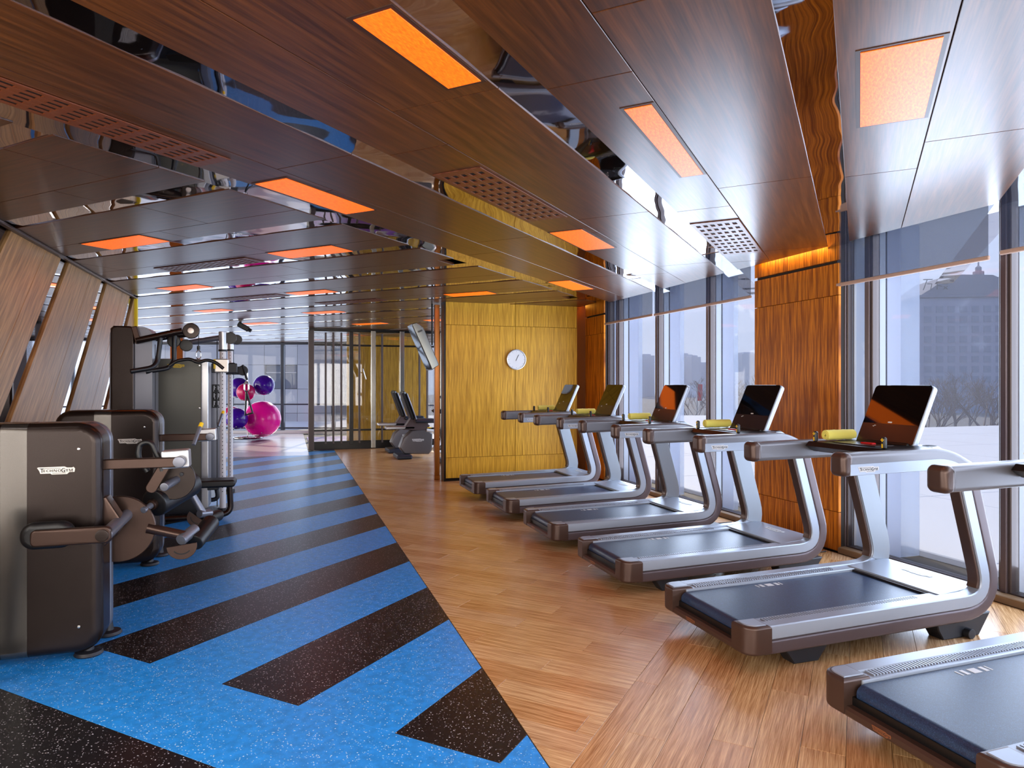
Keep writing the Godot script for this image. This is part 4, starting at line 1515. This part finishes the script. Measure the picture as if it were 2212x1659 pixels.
func edge_handle() -> void:
	# pale end of another machine's arm, cut by the picture's edge
	var o := thing("machine_handle", "pale rounded machine part cut off at the picture's edge beside the nearest tower", "gym machine", W(-1.50, 0, 4.15))
	var T := Transform3D(Basis(), -o.position)
	part("end_block", MB.new().at(T).prism(round_rect(0.16, 0.125, 0.02, 5, Vector2(-1.515, 0.79)), -4.19, -4.12, 0.012, 3), mats.steel_light, o)
	part("stem", MB.new().at(T).tube([W(-1.56, 0.74, 4.15), W(-1.62, 0.03, 4.15)], 0.03, 12), mats.machine_side, o)
	part("foot", MB.new().at(T).rod(W(-1.62, 0.0, 4.15), W(-1.62, 0.03, 4.15), 0.09, 20, 0.006), mats.foot_dark, o)


func lat_machine() -> void:
	var base := W(-1.65, 0, 8.7)
	var o := thing("lat_machine", "tall dark pulldown machine with curved handles, wavy bar and black bench", "gym machine", base)
	var T := Transform3D(Basis(), -base)
	var tw := part("weight_tower", MB.new().at(T).prism(round_rect(0.42, 2.20, 0.10, 7, Vector2(-1.665, 1.135)), -8.86, -8.48, 0.0), mats.machine_side, o)
	part("tower_face", MB.new().at(T).prism(round_rect(0.24, 2.21, 0.06, 6, Vector2(-1.745, 1.135)), -8.50, -8.46, 0.02, 3), mats.machine_brown, tw)
	part("tower_shell", MB.new().at(T).box(W(-1.78, 1.135, 8.67), Vector3(0.18, 2.212, 0.40), 0.03), mats.machine_brown, tw)
	part("tower_groove", MB.new().at(T).box(W(-1.4545, 1.1, 8.66), Vector3(0.004, 1.9, 0.02)), mats.gap_black, tw)
	part("tower_foot", MB.new().at(T).box(W(-1.6, 0.03, 8.66), Vector3(0.5, 0.06, 0.42), 0.01), mats.foot_dark, tw)
	part("hinge_block", MB.new().at(T * Transform3D(Basis(Vector3.BACK, 0.25), W(-1.60, 2.14, 8.44))).box(Vector3.ZERO, Vector3(0.06, 0.19, 0.08), 0.008), mats.lever_bronze, o)
	part("overhead_arm", MB.new().at(T).tube(fillet([W(-1.60, 2.075, 8.42), W(-1.30, 2.155, 8.42), W(-1.14, 2.195, 8.42)], 0.1), 0.036, 14), mats.machine_brown, o)
	part("overhead_arm", MB.new().at(T).tube(fillet([W(-1.60, 2.10, 8.74), W(-1.28, 2.16, 8.74), W(-1.02, 2.20, 8.74)], 0.1), 0.036, 14), mats.machine_brown, o)
	part("hand_grip", MB.new().at(T).tube(fillet([W(-1.36, 2.13, 8.42), W(-1.39, 1.85, 8.42), W(-1.43, 1.78, 8.36), W(-1.63, 1.735, 8.28)], 0.12, 8), 0.026, 12), mats.rubber_pad, o)
	part("hand_grip", MB.new().at(T).tube(fillet([W(-1.25, 2.15, 8.60), W(-1.25, 1.86, 8.60), W(-1.30, 1.78, 8.56), W(-1.52, 1.735, 8.48)], 0.12, 8), 0.026, 12), mats.rubber_pad, o)
	var wl := part("pulley_wheel", MB.new().at(T).rod(W(-1.052, 2.197, 8.40), W(-1.052, 2.197, 8.45), 0.088, 32, 0.010), mats.machine_brown, o)
	part("wheel_hub", MB.new().at(T).rod(W(-1.052, 2.197, 8.402), W(-1.052, 2.197, 8.385), 0.034, 20, 0.006), mats.badge, wl)
	for q in [[-1.26, 2.09], [-1.13, 2.045]]:
		part("arm_stop", MB.new().at(T).rod(W(q[0], q[1], 8.62), W(q[0], q[1], 8.66), 0.07, 20, 0.01), mats.rubber_pad, o)
	part("cable", MB.new().at(T).tube([W(-0.975, 2.15, 8.42), W(-0.975, 1.99, 8.42)], 0.004, 6), mats.gap_black, o)
	part("cable_stop", MB.new().at(T).rod(W(-0.975, 2.03, 8.42), W(-0.975, 1.985, 8.42), 0.018, 12, 0.004), mats.rubber_pad, o)
	part("snap_hook", MB.new().at(T).tube(fillet([W(-0.975, 1.985, 8.42), W(-0.998, 1.96, 8.42), W(-0.998, 1.90, 8.42), W(-0.975, 1.875, 8.42), W(-0.952, 1.90, 8.42), W(-0.952, 1.96, 8.42), W(-0.975, 1.985, 8.42)], 0.02, 4), 0.006, 8), mats.chrome, o)
	part("lat_bar", MB.new().at(T).tube(fillet([W(-1.28, 1.795, 8.42), W(-1.20, 1.86, 8.42), W(-1.06, 1.885, 8.42), W(-0.98, 1.835, 8.42), W(-0.90, 1.875, 8.42), W(-0.80, 1.85, 8.42), W(-0.715, 1.775, 8.42)], 0.05, 5), 0.019, 12), mats.rubber_pad, o)
	# bench
	part("bench_pad", MB.new().at(T).prism(round_rect(0.70, 0.085, 0.035, 5, Vector2(-0.96, 0.425)), -8.98, -8.68, 0.02, 3), mats.rubber_pad, o)
	part("bench_bracket", MB.new().at(T).box(W(-0.86, 0.368, 8.83), Vector3(0.12, 0.04, 0.16), 0.006), mats.foot_dark, o)
	part("bench_frame", MB.new().at(T).tube(fillet([W(-0.68, 0.38, 8.80), W(-0.665, 0.06, 8.80), W(-0.86, 0.05, 8.72), W(-1.5, 0.05, 8.68)], 0.17, 9), 0.034, 14), mats.machine_brown, o)
	part("bench_foot", MB.new().at(T).rod(W(-0.84, 0.0, 8.73), W(-0.84, 0.03, 8.73), 0.03, 14, 0.004), mats.foot_dark, o)


func cable_trainer() -> void:
	var base := W(-1.2, 0, 9.9)
	var o := thing("cable_trainer", "cable station with grey weight housing and two white perforated posts", "gym machine", base)
	var T := Transform3D(Basis(), -base)
	part("housing", MB.new().at(T).prism(round_rect(0.62, 1.86, 0.05, 6, Vector2(-1.33, 0.98)), -9.55, -9.25, 0.012, 2), mats.olive_panel, o)
	part("housing_plinth", MB.new().at(T).box(W(-1.33, 0.15, 9.248), Vector3(0.60, 0.30, 0.02), 0.004), mats.foot_dark, o)
	part("hand_guard", MB.new().at(T).prism(round_rect(0.18, 0.36, 0.085, 7, Vector2(-1.14, 1.68)), -9.25, -9.244), mats.olive_panel, o)
	part("edge_profile", MB.new().at(T).prism(round_rect(0.085, 1.86, 0.03, 5, Vector2(-1.0, 0.98)), -9.55, -9.235, 0.01, 2), mats.steel_light, o)
	for h in [1.83, 1.30, 0.42]:
		part("screw", MB.new().at(T).rod(W(-1.06, h, 9.25), W(-1.06, h, 9.24), 0.010, 10, 0.002), mats.chrome, o)
	badge(o, T * frame(W(-1.42, 1.80, 9.247), Vector3(1, 0, 0), Vector3(0, 1, 0)), 0.19, mats.print_yellow, mats.olive_panel)
	# side panel with the exercise pictures
	part("side_panel", MB.new().at(T).prism(round_rect(0.15, 1.62, 0.03, 5, Vector2(-0.935, 1.02)), -10.05, -9.80, 0.01, 2), mats.machine_side, o)
	var cd := part("picture_card", MB.new().at(T).box(W(-0.92, 1.44, 9.795), Vector3(0.105, 0.31, 0.006)), mats.print_black, o)
	for r in 3:
		for c in 2:
			var p := W(-0.945 + c * 0.05, 1.54 - r * 0.10, 9.790)
			var fg := MB.new().at(T)
			fg.rod(p + Vector3(0, 0.030, 0), p + Vector3(0, 0.030, 0.002), 0.008, 10)
			fg.box(p + Vector3(0, 0.002, 0), Vector3(0.014, 0.038, 0.002))
			fg.box(p + Vector3(-0.007 + 0.014 * ((r + c) % 2), -0.028, 0), Vector3(0.007, 0.026, 0.002))
			fg.box(p + Vector3(0.010, 0.012 + 0.006 * r, 0), Vector3(0.018, 0.006, 0.002))
			put("pictogram", fg.commit(0.0), mats.print_white, cd)
	part("side_foot", MB.new().at(T).tube(fillet([W(-0.93, 0.22, 9.9), W(-0.90, 0.06, 9.9), W(-1.1, 0.05, 9.9)], 0.1), 0.03, 10), mats.foot_dark, o)
	# two posts with numbered holes
	var n := 0
	for q in [[-0.80, 9.32, 2.25, 0.037], [-0.835, 10.95, 2.33, 0.036]]:
		var x: float = q[0]
		var d: float = q[1]
		var post := part("post", MB.new().at(T).rod(W(x, 0.02, d), W(x, q[2], d), q[3], 20, 0.004), mats.post_white, o)
		var hs := MB.new().at(T)
		for k in 40:
			hs.rod(W(x, 0.25 + k * 0.048, d - q[3] + 0.003), W(x, 0.25 + k * 0.048, d - q[3] - 0.0015), 0.006, 8)
		var hn := put("hole_row", hs.commit(0.0), mats.gap_black, post)
		hn.set_meta("kind", "stuff")
		part("post_collar", MB.new().at(T).rod(W(x, q[2] - 0.22, d), W(x, q[2] + 0.01, d), q[3] + 0.012, 20, 0.006), mats.steel_light, post)
		part("post_ring", MB.new().at(T).rod(W(x, q[2] - 0.24, d), W(x, q[2] - 0.215, d), q[3] + 0.016, 20, 0.004), mats.foot_dark, post)
		part("post_foot", MB.new().at(T).rod(W(x, 0.0, d), W(x, 0.04, d), q[3] + 0.025, 20, 0.006), mats.foot_dark, post)
		part("top_pulley", MB.new().at(T).rod(W(x + 0.09, q[2] - 0.07, d + 0.02), W(x + 0.09, q[2] - 0.07, d - 0.02), 0.075, 24, 0.008), mats.rubber_pad, o)
		part("slider", MB.new().at(T).box(W(x - 0.01, 1.83, d - 0.01), Vector3(0.16, 0.17, 0.14), 0.012), mats.badge if n == 0 else mats.foot_dark, o)
		part("slider_plate", MB.new().at(T).box(W(x + 0.02, 1.80, d - 0.005), Vector3(0.30, 0.12, 0.06), 0.008), mats.foot_dark, o)
		part("guide_rod", MB.new().at(T).rod(W(x - 0.07, 0.05, d + 0.05), W(x - 0.07, q[2] - 0.1, d + 0.05), 0.006, 6), mats.foot_dark, o)
		n += 1
	part("top_beam", MB.new().at(T).tube([W(-1.30, 2.10, 9.4), W(-0.80, 2.19, 9.33)], 0.034, 12), mats.machine_side, o)
	part("top_beam", MB.new().at(T).tube([W(-0.80, 2.19, 9.35), W(-0.835, 2.24, 10.93)], 0.03, 12), mats.machine_side, o)
	part("slider_tag", MB.new().at(T).box(W(-0.888, 1.85, 9.24), Vector3(0.025, 0.12, 0.02), 0.004), mats.print_yellow, o)
	part("swivel_pulley", MB.new().at(T).rod(W(-0.66, 1.80, 10.86), W(-0.66, 1.80, 10.90), 0.075, 20, 0.008), mats.foot_dark, o)
	part("swivel_arm", MB.new().at(T).tube([W(-0.66, 1.88, 10.86), W(-0.60, 1.66, 10.84)], 0.018, 8), mats.rubber_pad, o)
	part("snap_hook", MB.new().at(T).tube(fillet([W(-0.605, 1.64, 10.84), W(-0.635, 1.60, 10.84), W(-0.635, 1.51, 10.84), W(-0.605, 1.48, 10.84), W(-0.575, 1.51, 10.84), W(-0.575, 1.60, 10.84), W(-0.605, 1.64, 10.84)], 0.02, 4), 0.010, 8), mats.chrome, o)
	part("strap_handle", MB.new().at(T).tube([W(-0.605, 1.48, 10.84), W(-0.625, 1.14, 10.84), W(-0.52, 1.17, 10.84), W(-0.60, 1.46, 10.84)], 0.017, 8), mats.rubber_pad, o)


# ---------------------------------------------------------------- far end of the room

func cam_pt(xc: float, z: float) -> Vector2:
	# plan point at xc to the side of, and z along, the line that meets the far glazing squarely
	var t := deg_to_rad(18.05)
	return Vector2(xc * cos(t) + z * sin(t), -xc * sin(t) + z * cos(t))


func build_far_end() -> void:
	# far glazing, square to the long view through the room
	var root := setting("window_3", "far glazing with dark blue mullions behind the exercise balls")
	var turn := deg_to_rad(-18.05)
	var mid := cam_pt(-9.3, 22.2)
	var F := Transform3D(Basis(Vector3.UP, turn), W(mid.x, 0, mid.y))
	part("sill", MB.new().at(F).box(Vector3(0, 0.05, 0.05), Vector3(10.6, 0.10, 0.2), 0.01), mats.white_paint, root)
	part("head", MB.new().at(F).box(Vector3(0, 2.94, 0), Vector3(10.6, 0.12, 0.12)), mats.frame_blue_grey, root)
	part("rail", MB.new().at(F).box(Vector3(0, 0.94, 0), Vector3(10.6, 0.045, 0.09), 0.006), mats.frame_blue_grey, root)
	part("rail", MB.new().at(F).box(Vector3(0, 0.17, 0), Vector3(10.6, 0.05, 0.09), 0.006), mats.frame_blue_grey, root)
	for x in [-4.6, -3.0, -1.45, 0.18, 1.85, 3.5, 5.1]:
		part("mullion", MB.new().at(F).box(Vector3(x, 1.5, 0), Vector3(0.11, 2.9, 0.14), 0.008), mats.frame_blue_grey, root)
	for k in 6:
		var xs := [-4.6, -3.0, -1.45, 0.18, 1.85, 3.5, 5.1]
		part("pane", MB.new().at(F).box(Vector3((xs[k] + xs[k + 1]) * 0.5, 1.55, 0), Vector3(xs[k + 1] - xs[k] - 0.10, 2.8, 0.012)), mats.glass, root)
	# stone building across the way
	var c := cam_pt(-15.0, 31.0)
	var B := Transform3D(Basis(Vector3.UP, turn), W(c.x, -2.0, c.y))
	var bo := thing("stone_building", "grey stone-clad building with recessed windows beyond the far glazing", "building", B.origin, turn)
	part("core", MB.new().box(Vector3(0, 5.0, -3.2), Vector3(13.6, 10.0, 6.0)), mats.far_glass, bo)
	for i in 9:
		for j in 8:
			var wcol := i == 1 or i == 4 or i == 7
			if wcol and (j == 3 or j == 5):
				var wn := part("window", MB.new().box(Vector3(-6.0 + i * 1.5, 0.62 + j * 1.1, -0.16), Vector3(1.40, 1.06, 0.1), 0.02), mats.far_glass, bo)
				part("window_bar", MB.new().box(Vector3(-6.0 + i * 1.5, 0.62 + j * 1.1 + 0.2, -0.10), Vector3(1.36, 0.05, 0.05)), mats.stone_panel_b, wn)
				continue
			part("stone_panel", MB.new().box(Vector3(-6.0 + i * 1.5, 0.62 + j * 1.1, -0.1), Vector3(1.485, 1.085, 0.2), 0.01), mats.stone_panel if (i * 7 + j * 3) % 4 else mats.stone_panel_b, bo, 0.0)
	part("court", MB.new().box(Vector3(6.0, 1.85, 1.5), Vector3(40.0, 0.1, 15.0)), mats.paving, bo)
	# glass partition with bronze bars, in front of the studio
	var D := 17.26
	var p := thing("glass_partition", "dark bronze framed glass partition with upright bars and steel posts", "partition", W(2.6, 0, D))
	var T := Transform3D(Basis(), -p.position)
	part("header", MB.new().at(T).box(W(2.7, 2.93, D), Vector3(4.5, 0.10, 0.14), 0.006), mats.frame_dark, p)
	part("bottom_rail", MB.new().at(T).box(W(2.7, 0.10, D), Vector3(4.5, 0.20, 0.10), 0.006), mats.frame_dark, p)
	part("cross_rail", MB.new().at(T).box(W(2.7, 2.554, D), Vector3(4.5, 0.045, 0.05), 0.004), mats.frame_dark, p)
	part("cross_rail", MB.new().at(T).box(W(2.7, 0.465, D), Vector3(4.5, 0.045, 0.05), 0.004), mats.frame_dark, p)
	part("corner_post", MB.new().at(T).box(W(0.50, 1.45, D - 0.02), Vector3(0.13, 2.9, 0.22), 0.008), mats.frame_bronze, p)
	for x in [0.84, 1.02, 1.21, 1.645, 2.20, 3.14, 3.34, 4.0]:
		part("bar", MB.new().at(T).box(W(x, 1.5, D - 0.03), Vector3(0.045, 2.72, 0.06), 0.006), mats.frame_bronze, p)
	part("stile", MB.new().at(T).box(W(1.45, 1.5, D - 0.03), Vector3(0.09, 2.76, 0.09), 0.006), mats.frame_dark, p)
	for x in [1.98, 2.69, 3.72]:
		part("steel_post", MB.new().at(T).box(W(x, 1.47, D - 0.05), Vector3(0.11, 2.9, 0.12), 0.008), mats.frame_steel, p)
	part("pane", MB.new().at(T).box(W(2.7, 1.5, D + 0.01), Vector3(4.4, 2.76, 0.012)), mats.glass_dark, p)
	part("door_pull", MB.new().at(T).tube([W(1.72, 1.98, D - 0.09), W(1.80, 1.72, D - 0.09)], 0.010, 8), mats.chrome, p)
	# studio behind it; its golden panels stand in for a reflection in the glass
	var ws := setting("reflection_wall", "golden veneer panels behind the glass standing in for a reflected wall")
	for k in 5:
		var mb := MB.new()
		mb.box(W(1.75 + k * 0.46, 1.5, 19.6), Vector3(0.455, 3.0, 0.08), 0.003)
		mb.uvx = Vector3(0, 1, 0)
		mb.uvy = Vector3(1, 0, 0)
		mb.uvo = Vector2(k * 0.7, 0)
		part("veneer_panel", mb, mats.golden_veneer, ws)
	var w4 := setting("window_4", "studio window")
	for x in [3.9, 4.5]:
		part("mullion", MB.new().box(W(x, 1.5, 21.0), Vector3(0.08, 3.0, 0.1)), mats.frame_blue_grey, w4)
	part("rail", MB.new().box(W(4.3, 0.94, 21.0), Vector3(1.6, 0.05, 0.08)), mats.frame_blue_grey, w4)
	part("pane", MB.new().box(W(4.3, 1.5, 21.0), Vector3(1.6, 3.0, 0.012)), mats.glass, w4)
	# gym balls on their stand
	var bc := cam_pt(-7.80, 20.15)
	var rk := thing("ball_stand", "chrome ball stand with ring base and two tiers of holders", "ball stand", W(bc.x, 0, bc.y), turn)
	var ring := []
	for k in 29:
		ring.append(Vector3(cos(TAU * k / 28) * 0.42, 0.02, sin(TAU * k / 28) * 0.42))
	part("base_ring", MB.new().tube(ring, 0.02, 8), mats.chrome, rk)
	part("base_spoke", MB.new().tube([Vector3(-0.42, 0.02, 0), Vector3(0.42, 0.02, 0)], 0.016, 8), mats.chrome, rk)
	part("pole", MB.new().rod(Vector3(0, 0.0, 0), Vector3(0, 1.93, 0), 0.018, 12, 0.004), mats.chrome, rk)
	var balls := [
		[-7.335, 1.566, 20.2, 0.300, "ball_purple", "purple exercise ball on the upper tier, right of the pole"],
		[-7.700, 1.363, 19.75, 0.258, "ball_magenta", "small magenta exercise ball on the upper tier in the middle"],
		[-8.110, 1.485, 20.3, 0.310, "ball_purple", "purple exercise ball on the upper tier behind the white posts"],
		[-7.30, 0.576, 19.95, 0.525, "ball_pink", "largest hot pink exercise ball on the lower tier"],
		[-7.74, 0.625, 19.2, 0.300, "ball_purple", "dark purple exercise ball on the lower tier"],
		[-8.33, 0.644, 20.3, 0.300, "ball_magenta", "magenta exercise ball on the lower tier behind the white posts"],
		[-7.62, 0.70, 20.75, 0.290, "ball_magenta", "magenta exercise ball half hidden behind the largest pink one"],
	]
	for b in balls:
		var q := cam_pt(b[0], b[2])
		var o := thing("exercise_ball", b[5], "exercise ball", W(q.x, b[1], q.y), 0.0, "exercise balls on the stand")
		var mb := MB.new()
		var prof := []
		var rb: float = b[3]
		for k in 33:
			var a := -PI / 2 + PI * k / 32
			var r: float = rb * (1.0 + 0.006 * (1.0 if k % 4 == 0 and absf(a) < 1.2 else 0.0))
			prof.append(Vector2(maxf(0.0, cos(a)) * r, sin(a) * r))
		mb.lathe(prof, 36)
		part("skin", mb, mats[b[4]], o, 60.0)
		part("valve", MB.new().rod(Vector3(0, -rb * 0.7, rb * 0.70), Vector3(0, -rb * 0.72, rb * 0.722), 0.012, 10), mats.print_white, o)
		# holder ring that carries the ball
		var hr: float = rb * 0.55
		var hy: float = b[1] - sqrt(rb * rb - hr * hr) - 0.012
		var cp: Vector3 = Vector3(b[0] + 7.80, hy, -(b[2] - 20.15))
		var hring := []
		for k in 21:
			hring.append(cp + Vector3(cos(TAU * k / 20) * hr, 0, sin(TAU * k / 20) * hr))
		part("holder_ring", MB.new().tube(hring, 0.010, 6), mats.chrome, rk)
		var flat := Vector3(cp.x, 0, cp.z)
		part("holder_arm", MB.new().tube([Vector3(0, hy, 0), cp - flat.normalized() * minf(hr, flat.length())], 0.010, 6), mats.chrome, rk)
	# recumbent bikes, one behind the other, and two upright bikes half hidden by the post
	bike(W(2.62, 0, 16.1), "recumbent exercise bike farther back beside the partition", true)
	bike(W(2.62, 0, 14.75), "recumbent exercise bike with grey housing in front of the other one", true)
	bike(W(3.10, 0, 13.62), "upright exercise bike partly hidden by the bronze post", false)
	bike(W(3.25, 0, 12.60), "upright exercise bike nearest the bronze post, mostly hidden", false)


func bike(at: Vector3, label: String, recumbent: bool) -> void:
	var o := thing("exercise_bike", label, "exercise bike", at, 0.0, "exercise bikes beyond the golden wall")
	if recumbent:
		part("housing", MB.new().prism(PackedVector2Array([Vector2(-0.28, 0.10), Vector2(0.25, 0.08), Vector2(0.32, 0.16), Vector2(0.34, 0.52), Vector2(0.22, 0.62), Vector2(-0.12, 0.60), Vector2(-0.30, 0.45), Vector2(-0.38, 0.24)]), -0.14, 0.14, 0.03, 3), mats.arm_grey, o)
		part("frame_loop", MB.new().tube(fillet([Vector3(0.20, 0.60, 0.13), Vector3(0.50, 0.56, 0.13), Vector3(0.34, 0.13, 0.13), Vector3(0.75, 0.11, 0.13), Vector3(0.95, 0.5, 0.10), Vector3(1.0, 1.15, 0.0)], 0.12), 0.035, 10), mats.white_paint, o)
		part("seat_rail", MB.new().box(Vector3(-0.36, 0.66, 0.08), Vector3(0.62, 0.06, 0.10), 0.012), mats.steel_light, o)
		part("seat_rail", MB.new().box(Vector3(-0.36, 0.66, -0.10), Vector3(0.62, 0.06, 0.10), 0.012), mats.steel_light, o)
		part("seat_carriage", MB.new().prism(PackedVector2Array([Vector2(-0.30, 0.62), Vector2(0.20, 0.58), Vector2(0.28, 0.70), Vector2(-0.02, 0.86), Vector2(-0.14, 0.86)]), -0.13, 0.13, 0.012), mats.taupe, o)
		part("seat", MB.new().box(Vector3(0.18, 0.80, 0), Vector3(0.46, 0.09, 0.40), 0.035), mats.frame_blue_grey, o)
		part("backrest", MB.new().at(Transform3D(Basis(Vector3.BACK, 0.35), Vector3(-0.20, 1.14, 0))).box(Vector3.ZERO, Vector3(0.09, 0.66, 0.40), 0.04), mats.rubber_pad, o)
		part("backrest_shell", MB.new().at(Transform3D(Basis(Vector3.BACK, 0.35), Vector3(-0.135, 1.12, 0))).box(Vector3.ZERO, Vector3(0.03, 0.60, 0.42), 0.012), mats.machine_side, o)
		part("rear_foot", MB.new().box(Vector3(-0.30, 0.05, 0.0), Vector3(0.32, 0.09, 0.66), 0.02), mats.frame_blue_grey, o)
		part("front_foot", MB.new().box(Vector3(0.85, 0.04, 0.0), Vector3(0.14, 0.08, 0.56), 0.02), mats.frame_blue_grey, o)
		part("adjust_tab", MB.new().box(Vector3(0.26, 0.655, 0.14), Vector3(0.09, 0.02, 0.02), 0.004), mats.print_yellow, o)
		badge(o, frame(Vector3(-0.12, 0.36, 0.141), Vector3(1, 0, 0), Vector3(0, 1, 0)), 0.26, mats.print_white, mats.arm_grey)
		part("console", MB.new().at(Transform3D(Basis(Vector3.BACK, 0.3), Vector3(0.96, 1.25, 0))).box(Vector3.ZERO, Vector3(0.06, 0.34, 0.46), 0.02), mats.machine_side, o)
		part("handlebar", MB.new().tube(fillet([Vector3(0.72, 1.22, 0.22), Vector3(0.80, 1.34, 0.22), Vector3(0.93, 1.20, 0.16), Vector3(0.93, 1.20, -0.16), Vector3(0.80, 1.34, -0.22), Vector3(0.72, 1.22, -0.22)], 0.06), 0.016, 8), mats.rubber_pad, o)
	else:
		part("housing", MB.new().prism(PackedVector2Array([Vector2(-0.26, 0.70), Vector2(0.0, 0.12), Vector2(0.45, 0.10), Vector2(0.60, 0.45), Vector2(0.36, 0.72)]), -0.12, 0.12, 0.03, 3), mats.olive_panel, o)
		part("seat_post", MB.new().tube([Vector3(-0.06, 0.62, 0), Vector3(-0.14, 1.0, 0)], 0.045, 12), mats.white_paint, o)
		part("saddle", MB.new().prism(PackedVector2Array([Vector2(-0.36, 1.06), Vector2(-0.30, 1.00), Vector2(0.02, 1.0), Vector2(0.10, 1.04), Vector2(-0.06, 1.08), Vector2(-0.30, 1.10)]), -0.12, 0.12, 0.03, 2), mats.rubber_pad, o)
		part("column", MB.new().tube(fillet([Vector3(0.42, 0.60, 0), Vector3(0.50, 1.0, 0), Vector3(0.46, 1.32, 0)], 0.1), 0.045, 12), mats.machine_side, o)
		part("console", MB.new().at(Transform3D(Basis(Vector3.BACK, 0.35), Vector3(0.46, 1.42, 0))).box(Vector3.ZERO, Vector3(0.05, 0.30, 0.42), 0.02), mats.rubber_pad, o)
		part("handlebar", MB.new().tube(fillet([Vector3(0.10, 1.22, 0.20), Vector3(0.16, 1.42, 0.20), Vector3(0.40, 1.24, 0.14), Vector3(0.40, 1.24, -0.14), Vector3(0.16, 1.42, -0.20), Vector3(0.10, 1.22, -0.20)], 0.08), 0.018, 8), mats.rubber_pad, o)
		part("rear_foot", MB.new().box(Vector3(-0.06, 0.045, 0), Vector3(0.30, 0.08, 0.60), 0.02), mats.frame_blue_grey, o)
		part("front_foot", MB.new().box(Vector3(0.62, 0.04, 0), Vector3(0.14, 0.08, 0.50), 0.02), mats.frame_blue_grey, o)
		part("pedal", MB.new().box(Vector3(0.16, 0.24, 0.20), Vector3(0.12, 0.03, 0.10), 0.008), mats.print_yellow, o)


# ---------------------------------------------------------------- clock, television, post, camera

func build_small_things() -> void:
	var ck := thing("wall_clock", "round white wall clock on the golden wall", "clock", W(3.652, 2.013, 10.998))
	var turn_up := Basis(Vector3.RIGHT, PI / 2)
	part("case", MB.new().at(Transform3D(turn_up, Vector3.ZERO)).lathe([Vector2(0, 0), Vector2(0.168, 0), Vector2(0.174, 0.02), Vector2(0.172, 0.044), Vector2(0.160, 0.047), Vector2(0.157, 0.030), Vector2(0, 0.030)], 48), mats.steel_light, ck)
	part("dial", MB.new().at(Transform3D(turn_up, Vector3.ZERO)).lathe([Vector2(0, 0.0335), Vector2(0.156, 0.0335), Vector2(0.156, 0.031)], 48), mats.white_paint, ck)
	var ticks := MB.new()
	for k in 12:
		ticks.at(Transform3D(Basis(Vector3.BACK, TAU * k / 12), Vector3.ZERO))
		ticks.box(Vector3(0, 0.138, 0.0342), Vector3(0.004, 0.014, 0.001))
	part("hour_marks", ticks, mats.arm_grey, ck, 0.0)
	part("hour_hand", MB.new().at(Transform3D(Basis(Vector3.BACK, -0.44), Vector3.ZERO)).box(Vector3(0, 0.035, 0.036), Vector3(0.008, 0.095, 0.002)), mats.print_black, ck)
	part("minute_hand", MB.new().at(Transform3D(Basis(Vector3.BACK, -0.46), Vector3.ZERO)).box(Vector3(0, 0.035, 0.0385), Vector3(0.006, 0.12, 0.002)), mats.print_black, ck)
	# bronze post
	var po := thing("square_post", "polished bronze post between the golden wall and the bikes", "post", W(2.345, 0, 11.26))
	part("shaft", MB.new().box(Vector3(0, 1.50, 0), Vector3(0.085, 2.85, 0.085), 0.006), mats.amber_metal, po)
	part("foot_collar", MB.new().box(Vector3(0, 0.04, 0), Vector3(0.095, 0.08, 0.095), 0.006), mats.amber_metal, po)
	part("top_rod", MB.new().rod(Vector3(-0.07, 2.25, -0.05), Vector3(-0.07, 2.948, -0.05), 0.016, 10), mats.frame_dark, po)
	# television seen from its side, hung on the post and tilted
	var tv := thing("television", "tilted silver-backed television hung on the bronze post", "television", W(2.15, 2.1, 11.17))
	var fr := Transform3D(Basis(Vector3.BACK, 0.42), Vector3(-0.10, 0.08, 0.0))
	part("body", MB.new().at(fr).prism(PackedVector2Array([Vector2(-0.05, -0.37), Vector2(0.09, -0.34), Vector2(0.10, 0.30), Vector2(0.03, 0.42), Vector2(-0.05, 0.42)]), 0.0, 0.46, 0.015, 3), mats.tv_silver, tv)
	part("screen", MB.new().at(fr).box(Vector3(-0.053, 0.02, 0.23), Vector3(0.006, 0.74, 0.42)), mats.screen, tv)
	part("port_cover", MB.new().at(fr).box(Vector3(0.025, 0.27, 0.461), Vector3(0.075, 0.03, 0.004)), mats.black_plastic, tv)
	part("bracket", MB.new().tube([Vector3(0.05, -0.10, 0.1), Vector3(0.12, -0.11, 0.0), Vector3(0.165, -0.12, -0.075)], 0.022, 10), mats.chrome, tv)
	# camera under the ceiling
	var cm := thing("ceiling_camera", "small black camera hanging under the far ceiling", "camera", W(-0.95, 2.84, 15.9))
	part("mount", MB.new().rod(Vector3(-0.06, 0.108, 0), Vector3(-0.06, 0.03, 0), 0.025, 12), mats.black_plastic, cm)
	part("body", MB.new().at(Transform3D(Basis(Vector3.BACK, -0.5), Vector3.ZERO)).box(Vector3.ZERO, Vector3(0.26, 0.11, 0.11), 0.02), mats.black_plastic, cm)
	part("lens", MB.new().rod(Vector3(0.11, -0.06, 0.04), Vector3(0.16, -0.09, 0.05), 0.04, 14, 0.006), mats.foot_dark, cm)
